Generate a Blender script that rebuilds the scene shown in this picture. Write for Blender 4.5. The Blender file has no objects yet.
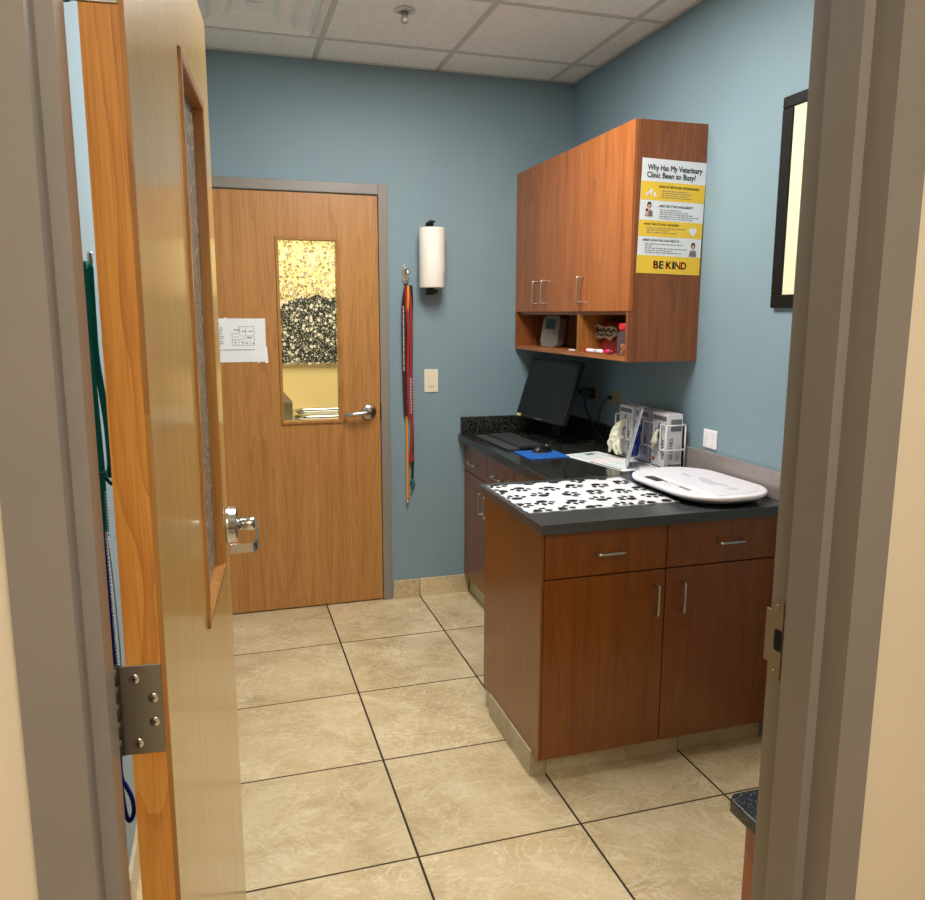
import bpy, bmesh, math, random
from mathutils import Vector, Matrix, noise as mnoise
random.seed(4)
sc = bpy.context.scene
C = sc.collection
PI = math.pi

# ------------------------------------------------------------------ helpers
def S(r, g, b):
    f = lambda c: (c/255/12.92 if c/255 <= .04045 else ((c/255+.055)/1.055)**2.4)
    return (f(r), f(g), f(b), 1)

class NT:
    def __init__(s, name):
        s.m = bpy.data.materials.new(name); s.m.use_nodes = True
        s.t = s.m.node_tree; s.t.nodes.clear()
        s.out = s.t.nodes.new('ShaderNodeOutputMaterial')
        s.bsdf = s.t.nodes.new('ShaderNodeBsdfPrincipled')
        s.t.links.new(s.bsdf.outputs[0], s.out.inputs[0])
    def n(s, typ, **kw):
        nd = s.t.nodes.new(typ)
        for k, v in kw.items():
            if k in nd.inputs: s.inp(nd, k, v)
            else: setattr(nd, k, v)
        return nd
    def inp(s, nd, k, v):
        if hasattr(v, 'is_output') or isinstance(v, bpy.types.NodeSocket): s.t.links.new(v, nd.inputs[k])
        else: nd.inputs[k].default_value = v
    def math(s, op, a, b=None, c=None, clamp=False):
        nd = s.t.nodes.new('ShaderNodeMath'); nd.operation = op; nd.use_clamp = clamp
        for i, v in enumerate((a, b, c)):
            if v is not None: s.inp(nd, i, v)
        return nd.outputs[0]
    def mix(s, f, a, b):
        nd = s.t.nodes.new('ShaderNodeMix'); nd.data_type = 'RGBA'
        s.inp(nd, 0, f); s.inp(nd, 6, a); s.inp(nd, 7, b)
        return nd.outputs[2]
    def ramp(s, f, stops):
        nd = s.t.nodes.new('ShaderNodeValToRGB'); s.inp(nd, 0, f)
        e = nd.color_ramp.elements
        while len(e) < len(stops): e.new(.5)
        for el, (p, c) in zip(e, stops): el.position = p; el.color = c if len(c) == 4 else (*c, 1)
        return nd.outputs[0]
    def obj(s): return s.t.nodes.new('ShaderNodeTexCoord').outputs['Object']
    def geo(s): return s.t.nodes.new('ShaderNodeNewGeometry').outputs['Position']
    def mapping(s, v, scale=(1, 1, 1), loc=(0, 0, 0), rot=(0, 0, 0)):
        nd = s.t.nodes.new('ShaderNodeMapping'); s.inp(nd, 0, v)
        nd.inputs['Scale'].default_value = scale; nd.inputs['Location'].default_value = loc; nd.inputs['Rotation'].default_value = rot
        return nd.outputs[0]
    def noise(s, v, scale=5, detail=2, rough=.5, dist=0):
        nd = s.t.nodes.new('ShaderNodeTexNoise'); s.inp(nd, 'Vector', v)
        nd.inputs['Scale'].default_value = scale; nd.inputs['Detail'].default_value = detail
        nd.inputs['Roughness'].default_value = rough; nd.inputs['Distortion'].default_value = dist
        return nd.outputs[0]
    def set(s, **kw):
        for k, v in kw.items(): s.inp(s.bsdf, k.replace('_', ' '), v)
    def bump(s, h, strength=.2, dist=.002):
        nd = s.t.nodes.new('ShaderNodeBump'); s.inp(nd, 'Height', h)
        nd.inputs['Strength'].default_value = strength; nd.inputs['Distance'].default_value = dist
        s.t.links.new(nd.outputs[0], s.bsdf.inputs['Normal'])

def plain(name, col, rough=.5, metal=0, spec=.5, var=.06, vs=30, coat=0, bump=0, bs=200):
    """a coloured surface with slight procedural mottling"""
    k = NT(name); v = k.obj()
    n = k.noise(v, vs, 3)
    a = tuple(c*(1-var) for c in col[:3])+(1,); b = tuple(min(1, c*(1+var)) for c in col[:3])+(1,)
    k.set(Base_Color=k.ramp(n, [(.3, a), (.7, b)]), Roughness=rough, Metallic=metal, Specular_IOR_Level=spec, Coat_Weight=coat, Coat_Roughness=.1)
    if bump: k.bump(k.noise(v, bs, 2), bump, .001)
    return k.m

def wood(name, dark, mid, light, rough=.4, coat=.2, axis='z', fine=260, lines=22, broad=5, contrast=1.0, coatr=.15, stretch=.07):
    """wood veneer: fine pores and soft cathedral lines running along one axis"""
    k = NT(name); v = k.obj()
    sc_ = {'z': (1, 1, stretch), 'y': (1, stretch, 1), 'x': (stretch, 1, 1)}[axis]
    sf = {'z': (1, 1, .03), 'y': (1, .03, 1), 'x': (.03, 1, 1)}[axis]
    n1 = k.noise(k.mapping(v, sc_), broad, 2, .45)
    saw = k.math('FRACT', k.math('MULTIPLY', n1, lines))
    line = k.math('POWER', k.math('SUBTRACT', 1, saw), 2.2)
    n2 = k.noise(k.mapping(v, sf), fine, 2, .6)
    n3 = k.noise(k.mapping(v, sf), 30, 3, .6)
    t = k.math('ADD', k.math('MULTIPLY', n2, .55), k.math('MULTIPLY', n3, .45))
    t = k.math('SUBTRACT', k.math('ADD', t, .05*contrast), k.math('MULTIPLY', k.math('MULTIPLY', line, n2), .30*contrast))
    k.set(Base_Color=k.ramp(t, [(.26, dark), (.47, mid), (.7, light)]), Roughness=rough, Coat_Weight=coat, Coat_Roughness=coatr)
    k.bump(n2, .05, .001)
    return k.m

def box(bm, x0, x1, y0, y1, z0, z1, bev=0, mi=0, seg=1):
    vs = [bm.verts.new(p) for p in ((x0,y0,z0),(x1,y0,z0),(x1,y1,z0),(x0,y1,z0),(x0,y0,z1),(x1,y0,z1),(x1,y1,z1),(x0,y1,z1))]
    fs = [bm.faces.new([vs[i] for i in q]) for q in ((0,3,2,1),(4,5,6,7),(0,1,5,4),(1,2,6,5),(2,3,7,6),(3,0,4,7))]
    for f in fs: f.material_index = mi
    if bev:
        es = list({e for f in fs for e in f.edges})
        r = bmesh.ops.bevel(bm, geom=es, offset=bev, segments=seg, affect='EDGES', profile=.5)
        for f in r['faces']: f.material_index = mi
    return fs

def tube(bm, pts, r, seg=8, closed=False, mi=0, caps=True):
    P = [Vector(p) for p in pts]; n = len(P)
    rr = r if isinstance(r, (list, tuple)) else [r]*n
    rings = []; up = None
    for i, p in enumerate(P):
        a = P[(i-1) % n] if (closed or i > 0) else p
        b = P[(i+1) % n] if (closed or i < n-1) else p
        t = (b-a).normalized()
        if up is None:
            up = Vector((0,0,1)) if abs(t.z) < .9 else Vector((1,0,0))
        u = (up - t*up.dot(t))
        if u.length < 1e-6: u = t.orthogonal()
        u.normalize(); w = t.cross(u); up = u
        rings.append([bm.verts.new(p + (u*math.cos(2*PI*k/seg) + w*math.sin(2*PI*k/seg))*rr[i]) for k in range(seg)])
    m = n if closed else n-1
    for i in range(m):
        A, B = rings[i], rings[(i+1) % n]
        for k in range(seg):
            f = bm.faces.new((A[k], A[(k+1) % seg], B[(k+1) % seg], B[k])); f.material_index = mi; f.smooth = True
    if caps and not closed:
        for R_, fl in ((rings[0], True), (rings[-1], False)):
            f = bm.faces.new(list(reversed(R_)) if fl else R_); f.material_index = mi

def lathe(bm, prof, seg=24, at=(0,0,0), axis='z', mi=0, smooth=True, caps=True):
    at = Vector(at); rings = []
    for r, h in prof:
        ring = []
        for k in range(seg):
            a = 2*PI*k/seg; x, y = r*math.cos(a), r*math.sin(a)
            q = {'z': (x, y, h), 'y': (x, h, y), 'x': (h, x, y)}[axis]
            ring.append(bm.verts.new(at+Vector(q)))
        rings.append(ring)
    for A, B in zip(rings, rings[1:]):
        for k in range(seg):
            f = bm.faces.new((A[k], A[(k+1) % seg], B[(k+1) % seg], B[k])); f.material_index = mi; f.smooth = smooth
    for R_ in (rings[0], rings[-1]) if caps else ():
        if prof[0][0] > 1e-5 or R_ is rings[-1]:
            try:
                f = bm.faces.new(R_); f.material_index = mi
            except ValueError: pass

def prism(bm, poly, plane, a, b, mi=0, bev=0):
    """poly: 2-D outline; plane 'xy' extruded along z from a to b, 'xz' along y, 'yz' along x"""
    def q(p, h): return {'xy': (p[0], p[1], h), 'xz': (p[0], h, p[1]), 'yz': (h, p[0], p[1])}[plane]
    A = [bm.verts.new(q(p, a)) for p in poly]; B = [bm.verts.new(q(p, b)) for p in poly]
    n = len(poly); fs = [bm.faces.new(A), bm.faces.new(list(reversed(B)))]
    for i in range(n): fs.append(bm.faces.new((A[i], B[i], B[(i+1) % n], A[(i+1) % n])))
    for f in fs: f.material_index = mi
    if bev:
        es = list({e for f in fs[:2] for e in f.edges})
        r = bmesh.ops.bevel(bm, geom=es, offset=bev, segments=2, affect='EDGES', profile=.5)
        for f in r['faces']: f.material_index = mi

def flat(bm, poly, plane, h, mi=0):
    def q(p): return {'xy': (p[0], p[1], h), 'xz': (p[0], h, p[1]), 'yz': (h, p[0], p[1])}[plane]
    f = bm.faces.new([bm.verts.new(q(p)) for p in poly]); f.material_index = mi

def rrect(x0, x1, y0, y1, r, n=6):
    out = []
    for cx, cy, a0 in ((x1-r, y1-r, 0), (x0+r, y1-r, 90), (x0+r, y0+r, 180), (x1-r, y0+r, 270)):
        for k in range(n+1):
            a = math.radians(a0+90*k/n); out.append((cx+r*math.cos(a), cy+r*math.sin(a)))
    return out

def ell(cx, cy, rx, ry, n=16, rot=0):
    return [(cx+rx*math.cos(a)*math.cos(rot)-ry*math.sin(a)*math.sin(rot), cy+rx*math.cos(a)*math.sin(rot)+ry*math.sin(a)*math.cos(rot)) for a in (2*PI*k/n for k in range(n))]

def ribbon(bm, pts, w, t, wdir=(1,0,0), mi=0):
    P = [Vector(p) for p in pts]; n = len(P); rings = []
    for i, p in enumerate(P):
        wd = Vector(wdir(i/(n-1)) if callable(wdir) else wdir).normalized()
        tg = (P[min(i+1, n-1)]-P[max(i-1, 0)]).normalized()
        wd = (wd - tg*wd.dot(tg)).normalized(); nn = tg.cross(wd)
        ww = w(i/(n-1)) if callable(w) else w
        rings.append([bm.verts.new(p+wd*ww/2*a+nn*t/2*b) for a, b in ((-1,-1),(1,-1),(1,1),(-1,1))])
    for A, B in zip(rings, rings[1:]):
        for k in range(4):
            f = bm.faces.new((A[k], A[(k+1) % 4], B[(k+1) % 4], B[k])); f.material_index = mi; f.smooth = False
    for R_ in (rings[0], rings[-1]): bm.faces.new(R_).material_index = mi

def smoothpts(pts, n=8):
    """Catmull-Rom through pts"""
    P = [Vector(p) for p in pts]; out = []
    for i in range(len(P)-1):
        p0, p1, p2, p3 = P[max(i-1, 0)], P[i], P[i+1], P[min(i+2, len(P)-1)]
        for k in range(n):
            t = k/n
            out.append(.5*((2*p1)+(p2-p0)*t+(2*p0-5*p1+4*p2-p3)*t*t+(3*p1-p0-3*p2+p3)*t**3))
    out.append(P[-1]); return out

def BM(): return bmesh.new()
def obj(name, bm, mats, parent=None, label=None, loc=None, shift=None, fix=True):
    if shift is not None: bmesh.ops.translate(bm, verts=bm.verts, vec=-Vector(shift))
    if fix: bmesh.ops.recalc_face_normals(bm, faces=bm.faces)
    me = bpy.data.meshes.new(name); bm.to_mesh(me); bm.free()
    for m in (mats if isinstance(mats, (list, tuple)) else [mats]): me.materials.append(m)
    o = bpy.data.objects.new(name, me); C.objects.link(o)
    if parent: o.parent = parent
    if loc: o.location = loc
    if label: o['label'] = label
    return o
def tag(o, label, cat, group=None, kind=None):
    o['label'] = label; o['category'] = cat
    if group: o['group'] = group
    if kind: o['kind'] = kind
    return o
def thing(name, label, cat, loc=(0,0,0), rotz=0, group=None, kind=None):
    o = bpy.data.objects.new(name, None); C.objects.link(o); o.empty_display_size = .05
    o.location = loc; o.rotation_euler = (0,0,rotz)
    return tag(o, label, cat, group, kind)
def solo(name, bm, mats, label, cat, loc=(0,0,0), group=None, kind=None, world=True):
    o = obj(name, bm, mats, None, loc=loc, shift=loc if world else None)
    return tag(o, label, cat, group, kind)
def text_bm(bm, body, size, origin, xdir, ydir, mi=0, align='LEFT', bold=0, lift=0.0, width=None, space=1):
    for dx, dy in (((0, 0), (bold, 0), (-bold, 0), (0, bold), (0, -bold)) if bold else ((0, 0),)):
        text_once(bm, body, size, Vector(origin)+Vector(xdir)*dx*size+Vector(ydir)*dy*size, xdir, ydir, mi, align, 0, lift, width, space)
def text_once(bm, body, size, origin, xdir, ydir, mi=0, align='LEFT', bold=0, lift=0.0, width=None, space=1):
    """lettering as flat mesh faces laid out from origin along xdir, upright along ydir"""
    cu = bpy.data.curves.new('lettering', 'FONT'); cu.body = body; cu.size = size; cu.align_x = align; cu.offset = bold*size; cu.space_character = space
    cu.resolution_u = 2
    o = bpy.data.objects.new('lettering', cu); C.objects.link(o)
    dg = bpy.context.evaluated_depsgraph_get(); me = bpy.data.meshes.new_from_object(o.evaluated_get(dg))
    X, Y = Vector(xdir), Vector(ydir); N = X.cross(Y); O = Vector(origin)
    if width and len(me.vertices):
        xs = [v.co.x for v in me.vertices]; kx = width/(max(xs)-min(xs))
    else: kx = 1
    vs = [bm.verts.new(O+X*v.co.x*kx+Y*v.co.y+N*lift) for v in me.vertices]
    for p in me.polygons:
        try:
            f = bm.faces.new([vs[i] for i in p.vertices]); f.material_index = mi
        except ValueError: pass
    bpy.data.objects.remove(o); bpy.data.curves.remove(cu); bpy.data.meshes.remove(me)

# ------------------------------------------------------------------ materials
def wall_paint(name, col):
    k = NT(name); v = k.obj()
    n = k.noise(v, 2.2, 2); n2 = k.noise(v, 420, 2)
    a = tuple(c*.96 for c in col[:3])+(1,); b = tuple(c*1.03 for c in col[:3])+(1,)
    k.set(Base_Color=k.ramp(n, [(.3, a), (.7, b)]), Roughness=.55, Specular_IOR_Level=.3)
    k.bump(n2, .12, .001); return k.m
m_blue = wall_paint('blue_wall_paint', S(125, 147, 157))
m_grey_wall = wall_paint('pale_grey_wall_paint', S(150, 172, 184))
m_hall = wall_paint('cream_hall_paint', S(222, 208, 184))
m_yellow = wall_paint('yellow_room_paint', S(236, 214, 156))
m_frame = plain('taupe_frame_enamel', S(134, 127, 119), .32, var=.03, vs=8)

FX, FY, FS = -1.3742, -.5056, .5123
def tile_mat(name, grid=True, ox=FX, oy=FY, dark=1.0, green=0):
    k = NT(name); P = k.geo()
    sep = k.n('ShaderNodeSeparateXYZ'); k.t.links.new(P, sep.inputs[0])
    u = k.math('DIVIDE', k.math('SUBTRACT', sep.outputs[0], ox), FS)
    w = k.math('DIVIDE', k.math('SUBTRACT', sep.outputs[1], oy), FS)
    fu, fw = k.math('FLOOR', u), k.math('FLOOR', w)
    cmb = k.n('ShaderNodeCombineXYZ'); k.t.links.new(fu, cmb.inputs[0]); k.t.links.new(fw, cmb.inputs[1])
    wn = k.n('ShaderNodeTexWhiteNoise', noise_dimensions='3D'); k.t.links.new(cmb.outputs[0], wn.inputs[0])
    sh = k.n('ShaderNodeVectorMath', operation='SCALE'); k.t.links.new(wn.outputs['Color'], sh.inputs[0]); sh.inputs['Scale'].default_value = 9
    ad = k.n('ShaderNodeVectorMath', operation='ADD'); k.t.links.new(P, ad.inputs[0]); k.t.links.new(sh.outputs[0], ad.inputs[1])
    V = k.mapping(ad.outputs[0], (1, 1.25, 1), rot=(0, 0, .5))
    n1 = k.noise(V, 3.6, 5, .55, .6)          # clouds
    n2 = k.noise(V, 2.6, 5, .6, 2.2)           # veins from contour lines
    vein = k.math('ABSOLUTE', k.math('SUBTRACT', n2, .5))
    vein = k.math('SUBTRACT', 1, k.math('MULTIPLY', vein, 26), clamp=True)
    vein = k.math('MULTIPLY', vein, k.math('SUBTRACT', k.noise(V, 9, 3), .25, clamp=True))
    n3 = k.noise(V, 60, 5, .75)
    n4 = k.noise(V, 5.0, 6, .62, 1.6)
    v2 = k.math('SUBTRACT', 1, k.math('MULTIPLY', k.math('ABSOLUTE', k.math('SUBTRACT', n4, .52)), 44), clamp=True)
    v2 = k.math('MULTIPLY', v2, k.math('SUBTRACT', k.noise(V, 3.1, 2), .3, clamp=True))
    d = dark
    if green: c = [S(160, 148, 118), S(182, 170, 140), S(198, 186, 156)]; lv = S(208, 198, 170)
    else: c = [S(178, 156, 118), S(202, 181, 142), S(216, 198, 163)]; lv = S(238, 226, 198)
    c = [tuple(q*d for q in z[:3])+(1,) for z in c]
    t = k.math('ADD', k.math('MULTIPLY', n1, .62), k.math('MULTIPLY', n3, .38))
    col = k.ramp(t, [(.36, c[0]), (.5, c[1]), (.63, c[2])])
    col = k.mix(k.math('MULTIPLY', vein, .9), col, lv); col = k.mix(k.math('MULTIPLY', v2, 1.6, clamp=True), col, lv)
    val = k.math('ADD', .90, k.math('MULTIPLY', wn.outputs['Value'], .18))
    hs = k.n('ShaderNodeHueSaturation'); k.t.links.new(col, hs.inputs['Color']); k.t.links.new(val, hs.inputs['Value']); col = hs.outputs[0]
    rough = .34
    if grid:
        def edge(x, wid):
            f = k.math('FRACT', x); e = k.math('MINIMUM', f, k.math('SUBTRACT', 1, f))
            return k.math('LESS_THAN', e, wid/2/FS)
        gx_ = edge(u, .0072); gy_ = edge(w, .0066)
        g = k.math('MAXIMUM', gx_, gy_)
        col = k.mix(gy_, col, S(70, 50, 30)); col = k.mix(gx_, col, S(46, 34, 24))
        k.bump(k.math('SUBTRACT', 1, g), .5, .002)
        rough = k.math('ADD', .3, k.math('MULTIPLY', g, .5))
    k.set(Base_Color=col, Roughness=rough, Specular_IOR_Level=.42)
    return k.m
m_tile = tile_mat('beige_stone_floor_tile')
m_basetile = tile_mat('beige_stone_base_tile', False)
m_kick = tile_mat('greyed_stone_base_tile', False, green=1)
m_grout = plain('dark_grout', S(50, 38, 28), .9)

def ceiling_mat():
    k = NT('acoustic_ceiling_tile'); v = k.obj()
    n = k.noise(v, 160, 4, .75); n2 = k.noise(v, 45, 3, .6)
    t = k.math('ADD', k.math('MULTIPLY', n, .7), k.math('MULTIPLY', n2, .3))
    k.set(Base_Color=k.ramp(t, [(.36, S(214, 212, 207)), (.47, S(244, 243, 240)), (.7, S(250, 249, 246))]), Roughness=.95, Specular_IOR_Level=.1)
    k.bump(t, .3, .002); return k.m
m_ceil = ceiling_mat()
m_tbar = plain('grid_white_enamel', S(206, 202, 196), .45, var=.02)
m_diff = plain('diffuser_white_enamel', S(236, 234, 229), .5, var=.03, vs=10)
m_ductshade = plain('shadowed_duct_grey', S(92, 88, 84), .8)
m_oak = wood('oak_door_veneer', S(140, 89, 40), S(171, 117, 60), S(187, 135, 77), .38, .25, fine=320, contrast=.7)
m_oak_open = wood('pale_oak_door_veneer', S(170, 130, 66), S(190, 152, 84), S(204, 170, 102), .28, .45, lines=10, contrast=.45, fine=320, coatr=.12, stretch=.04)
m_edge = wood('oak_edge_band', S(156, 94, 34), S(196, 130, 54), S(210, 150, 70), .42, .15, lines=14, broad=9, contrast=1.2, fine=300, stretch=.14)
m_oaktrim = wood('oak_lite_bead', S(132, 84, 34), S(160, 108, 48), S(180, 128, 64), .35, .3)
m_cherry_shade = wood('cherry_shaded_veneer', S(98, 50, 22), S(128, 71, 34), S(144, 86, 46), .4, .2, fine=230)  # darker copy of the cabinet cherry, shade of the end panel painted in
m_cherry = wood('cherry_cabinet_veneer', S(122, 62, 24), S(155, 87, 38), S(171, 104, 52), .4, .2, fine=230)
m_cherry_x = wood('cherry_veneer_horizontal', S(126, 66, 28), S(158, 92, 46), S(174, 108, 58), .4, .2, axis='y')
m_cherry_d = wood('cherry_base_veneer', S(100, 50, 10), S(122, 66, 13), S(134, 78, 22), .34, .3, fine=230, contrast=.8)
m_inside = wood('cabinet_inner_veneer', S(122, 72, 28), S(152, 94, 40), S(170, 112, 56), .5, .05)
m_dark = plain('dark_shadow_gap', S(20, 14, 10), .9)
def granite(name, base, spk, bright, rough=.16, s=330):
    k = NT(name); v = k.obj()
    vo = k.n('ShaderNodeTexVoronoi', feature='F1'); k.t.links.new(v, vo.inputs['Vector']); vo.inputs['Scale'].default_value = s
    sepc = k.n('ShaderNodeSeparateColor'); k.t.links.new(vo.outputs['Color'], sepc.inputs[0])
    c = k.ramp(sepc.outputs[0], [(.0, base), (.62, base), (.78, spk), (.97, bright)])
    k.set(Base_Color=c, Roughness=rough, Specular_IOR_Level=.5); return k.m
m_granite = granite('black_speckled_granite', S(16, 17, 17), S(40, 42, 40), S(96, 94, 84))
m_granite_b = granite('black_bench_granite', S(14, 16, 18), S(34, 36, 38), S(84, 86, 88), .25)
m_slate = plain('slate_grey_laminate', S(62, 65, 66), .24, spec=.6, var=.08, vs=60)
m_splash = plain('brushed_grey_splash', S(150, 141, 138), .3, metal=.25, var=.08, vs=60)
def brushed(name, col, rough=.3, metal=1.0):
    k = NT(name); v = k.obj(); n = k.noise(k.mapping(v, (1, 1, 40)), 60, 2)
    k.set(Base_Color=col, Metallic=metal, Roughness=k.math('ADD', rough-.06, k.math('MULTIPLY', n, .14))); return k.m
m_nickel = brushed('brushed_nickel', S(188, 184, 176), .28)
m_knuckle = brushed('dark_hinge_steel', S(84, 78, 70), .5)
m_chrome = brushed('satin_chrome', S(205, 204, 202), .18)
m_steel = brushed('dull_steel_plate', S(156, 152, 146), .42)
m_brass = brushed('dull_brass_plate', S(158, 148, 130), .42)
m_black = plain('black_plastic', S(16, 16, 17), .42, var=.1)
m_blackg = plain('black_satin_frame', S(14, 13, 12), .5, spec=.25, var=.1)
m_screen = plain('dark_screen_glass', S(10, 11, 13), .22, spec=.4, var=.02)
m_white = plain('white_plastic', S(236, 232, 236), .3, var=.02, coat=.2)
m_white2 = plain('lilac_white_plate', S(224, 220, 228), .34, var=.02)
m_wire = plain('white_coated_wire', S(226, 226, 228), .35, var=.02)
m_ivory = plain('ivory_plastic', S(226, 216, 190), .35, var=.02)
m_beige_pl = plain('beige_outlet_plastic', S(146, 136, 106), .4, var=.03)
m_paper = plain('white_paper', S(232, 232, 234), .75, var=.015)
m_towel = plain('paper_towel', S(232, 226, 216), .95, var=.03, vs=90, bump=.35, bs=160)
m_ink = plain('black_ink', S(24, 26, 30), .7)
m_greyink = plain('grey_ink', S(108, 112, 116), .7)
m_navy = plain('navy_ink', S(16, 52, 74), .7)
m_yel = plain('yellow_poster_band', S(240, 200, 62), .45, var=.02)
m_postw = plain('poster_white', S(228, 232, 238), .4, var=.01)
m_red = plain('poster_red', S(206, 62, 44), .6)
m_teal = plain('poster_teal', S(30, 112, 122), .6)
m_orange_i = plain('poster_orange', S(222, 112, 44), .6)
m_skin = plain('poster_skin_tone', S(222, 168, 140), .6)
m_bluepad = plain('blue_mouse_mat', S(22, 92, 176), .7)
m_fabw = plain('white_quilted_cloth', S(206, 207, 212), .9, var=.03, vs=40, bump=.4, bs=60)
m_fabk = plain('black_print', S(10, 10, 12), .9)
m_blueglove = plain('blue_nitrile', S(20, 62, 170), .55, var=.15)
m_latex = plain('cream_latex', S(226, 224, 200), .6, var=.1)
m_boxw = plain('glove_box_card', S(226, 224, 230), .5, var=.03)
m_boxl = plain('lilac_glove_box_card', S(178, 180, 206), .5, var=.04)
m_red_web = plain('red_webbing', S(150, 30, 30), .8, var=.15, vs=200)
m_maroon = plain('maroon_webbing', S(58, 16, 24), .85, var=.2, vs=200)
m_orange = plain('orange_lead_cord', S(222, 142, 36), .7, var=.1, vs=150)
m_darkrope = plain('dark_green_rope', S(30, 42, 38), .9, var=.3, vs=250)
m_tealk = plain('teal_knot', S(36, 104, 104), .8, var=.2)
m_tealweb = plain('teal_webbing', S(10, 138, 124), .8, var=.18, vs=180)
m_tealdark = plain('dark_teal_webbing', S(6, 66, 58), .8, var=.18, vs=180)
m_navyrope = plain('navy_rope', S(30, 32, 140), .85, var=.25, vs=220)
m_whiter = plain('white_rope_fleck', S(220, 220, 224), .8)
m_grey_dev = plain('grey_device_plastic', S(112, 104, 94), .45, var=.04)
m_cream = plain('cream_mat_paper', S(240, 228, 196), .8, var=.03, vs=4)
m_gold = plain('gold_wrapped_treats', S(214, 170, 70), .35, metal=.3, var=.3, vs=120)
m_treatred = plain('red_treat_bag_foil', S(126, 28, 28), .35, var=.3, vs=60)
m_tanlabel = plain('tan_bag_label', S(176, 150, 130), .5, var=.08)
m_magenta = plain('magenta_cap', S(196, 24, 92), .35)
m_redcap = plain('red_jar_lid', S(196, 30, 40), .4)
m_greengrey = plain('grey_green_box', S(120, 116, 84), .6)
m_board = plain('dark_green_notice_board', S(44, 52, 48), .8, var=.5, vs=14)
m_tape = plain('clear_tape_sheen', S(240, 242, 246), .15, spec=.8)

def thin_glass(name, tint=(.95, .97, .96, 1), refl=.10, rough=.03, cloudy=0.0):
    k = NT(name)
    tr = k.n('ShaderNodeBsdfTransparent'); tr.inputs[0].default_value = tint
    gl = k.n('ShaderNodeBsdfGlossy'); gl.inputs['Roughness'].default_value = rough
    lw = k.n('ShaderNodeLayerWeight'); lw.inputs[0].default_value = .12
    mx = k.n('ShaderNodeMixShader'); k.t.links.new(k.math('MULTIPLY', lw.outputs['Fresnel'], refl*6, clamp=True), mx.inputs[0])
    k.t.links.new(tr.outputs[0], mx.inputs[1]); k.t.links.new(gl.outputs[0], mx.inputs[2])
    last = mx
    if cloudy:
        df = k.n('ShaderNodeBsdfDiffuse'); df.inputs[0].default_value = (.7, .72, .74, 1)
        m2 = k.n('ShaderNodeMixShader'); m2.inputs[0].default_value = cloudy
        k.t.links.new(mx.outputs[0], m2.inputs[1]); k.t.links.new(df.outputs[0], m2.inputs[2]); last = m2
    k.t.nodes.remove(k.bsdf); k.t.links.new(last.outputs[0], k.out.inputs[0]); return k.m
m_glass = thin_glass('clear_pane_glass')
m_acrylic = thin_glass('clear_acrylic', (.9, .92, .93, 1), .12, .05, .25)
m_jar = thin_glass('clear_jar_plastic', (.85, .86, .86, 1), .12, .06, .06)
def film_mat():
    k = NT('pebble_window_film'); P = k.obj()
    v = k.mapping(P, (1, 0, 1))
    def layer(scale, rad, ring):
        vo = k.n('ShaderNodeTexVoronoi', feature='F1', voronoi_dimensions='3D'); k.t.links.new(v, vo.inputs['Vector'])
        vo.inputs['Scale'].default_value = scale; vo.inputs['Randomness'].default_value = .8
        sp = k.n('ShaderNodeSeparateColor'); k.t.links.new(vo.outputs['Color'], sp.inputs[0])
        r = k.math('ADD', rad*.55, k.math('MULTIPLY', sp.outputs[0], rad*.6))
        d = k.math('SUBTRACT', r, vo.outputs['Distance'])
        return k.math('GREATER_THAN', d, 0), k.math('LESS_THAN', k.math('ABSOLUTE', d), ring), sp.outputs[1]
    a, ra, ca = layer(52, .42, .09); b, rb, cb = layer(96, .38, .10)
    d_, rd, cd_ = layer(150, .36, .10); disc = k.math('MAXIMUM', k.math('MAXIMUM', a, b), d_)
    ring = k.math('MULTIPLY', k.math('MAXIMUM', ra, rb), k.math('GREATER_THAN', ca, .25))
    ring = k.math('MULTIPLY', ring, k.math('LESS_THAN', cb, .9))
    tr = k.n('ShaderNodeBsdfTransparent'); tr.inputs[0].default_value = (.97, .97, .95, 1)
    tl = k.n('ShaderNodeBsdfTranslucent'); tl.inputs[0].default_value = (.98, .95, .84, 1)
    df = k.n('ShaderNodeBsdfDiffuse'); df.inputs[0].default_value = (.9, .86, .72, 1)
    ad = k.n('ShaderNodeMixShader'); ad.inputs[0].default_value = .3; k.t.links.new(tl.outputs[0], ad.inputs[1]); k.t.links.new(df.outputs[0], ad.inputs[2])
    m1 = k.n('ShaderNodeMixShader'); k.t.links.new(k.math('MULTIPLY', disc, .8), m1.inputs[0]); k.t.links.new(tr.outputs[0], m1.inputs[1]); k.t.links.new(ad.outputs[0], m1.inputs[2])
    dk = k.n('ShaderNodeBsdfTransparent'); dk.inputs[0].default_value = (.20, .17, .11, 1)
    m2 = k.n('ShaderNodeMixShader'); k.t.links.new(k.math('MULTIPLY', ring, .8), m2.inputs[0]); k.t.links.new(m1.outputs[0], m2.inputs[1]); k.t.links.new(dk.outputs[0], m2.inputs[2])
    k.t.nodes.remove(k.bsdf); k.t.links.new(m2.outputs[0], k.out.inputs[0]); return k.m
m_film = film_mat()
def frosted():
    k = NT('frosted_grey_film_glass'); v = k.obj()
    vo = k.n('ShaderNodeTexVoronoi', feature='F1'); k.t.links.new(k.mapping(v, (1, 0, 1)), vo.inputs['Vector']); vo.inputs['Scale'].default_value = 70
    c = k.ramp(vo.outputs['Distance'], [(.1, S(172, 166, 152)), (.6, S(120, 114, 102))])
    k.set(Base_Color=c, Roughness=.25, Transmission_Weight=.0, Alpha=.88); return k.m
m_frost = frosted()
def emit(name, col, s):
    k = NT(name); k.set(Base_Color=(.9, .9, .9, 1), Emission_Color=col, Emission_Strength=s, Roughness=.6); return k.m
m_lens = emit('lit_troffer_lens', (1, .93, .82, 1), 5.0)

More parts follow.
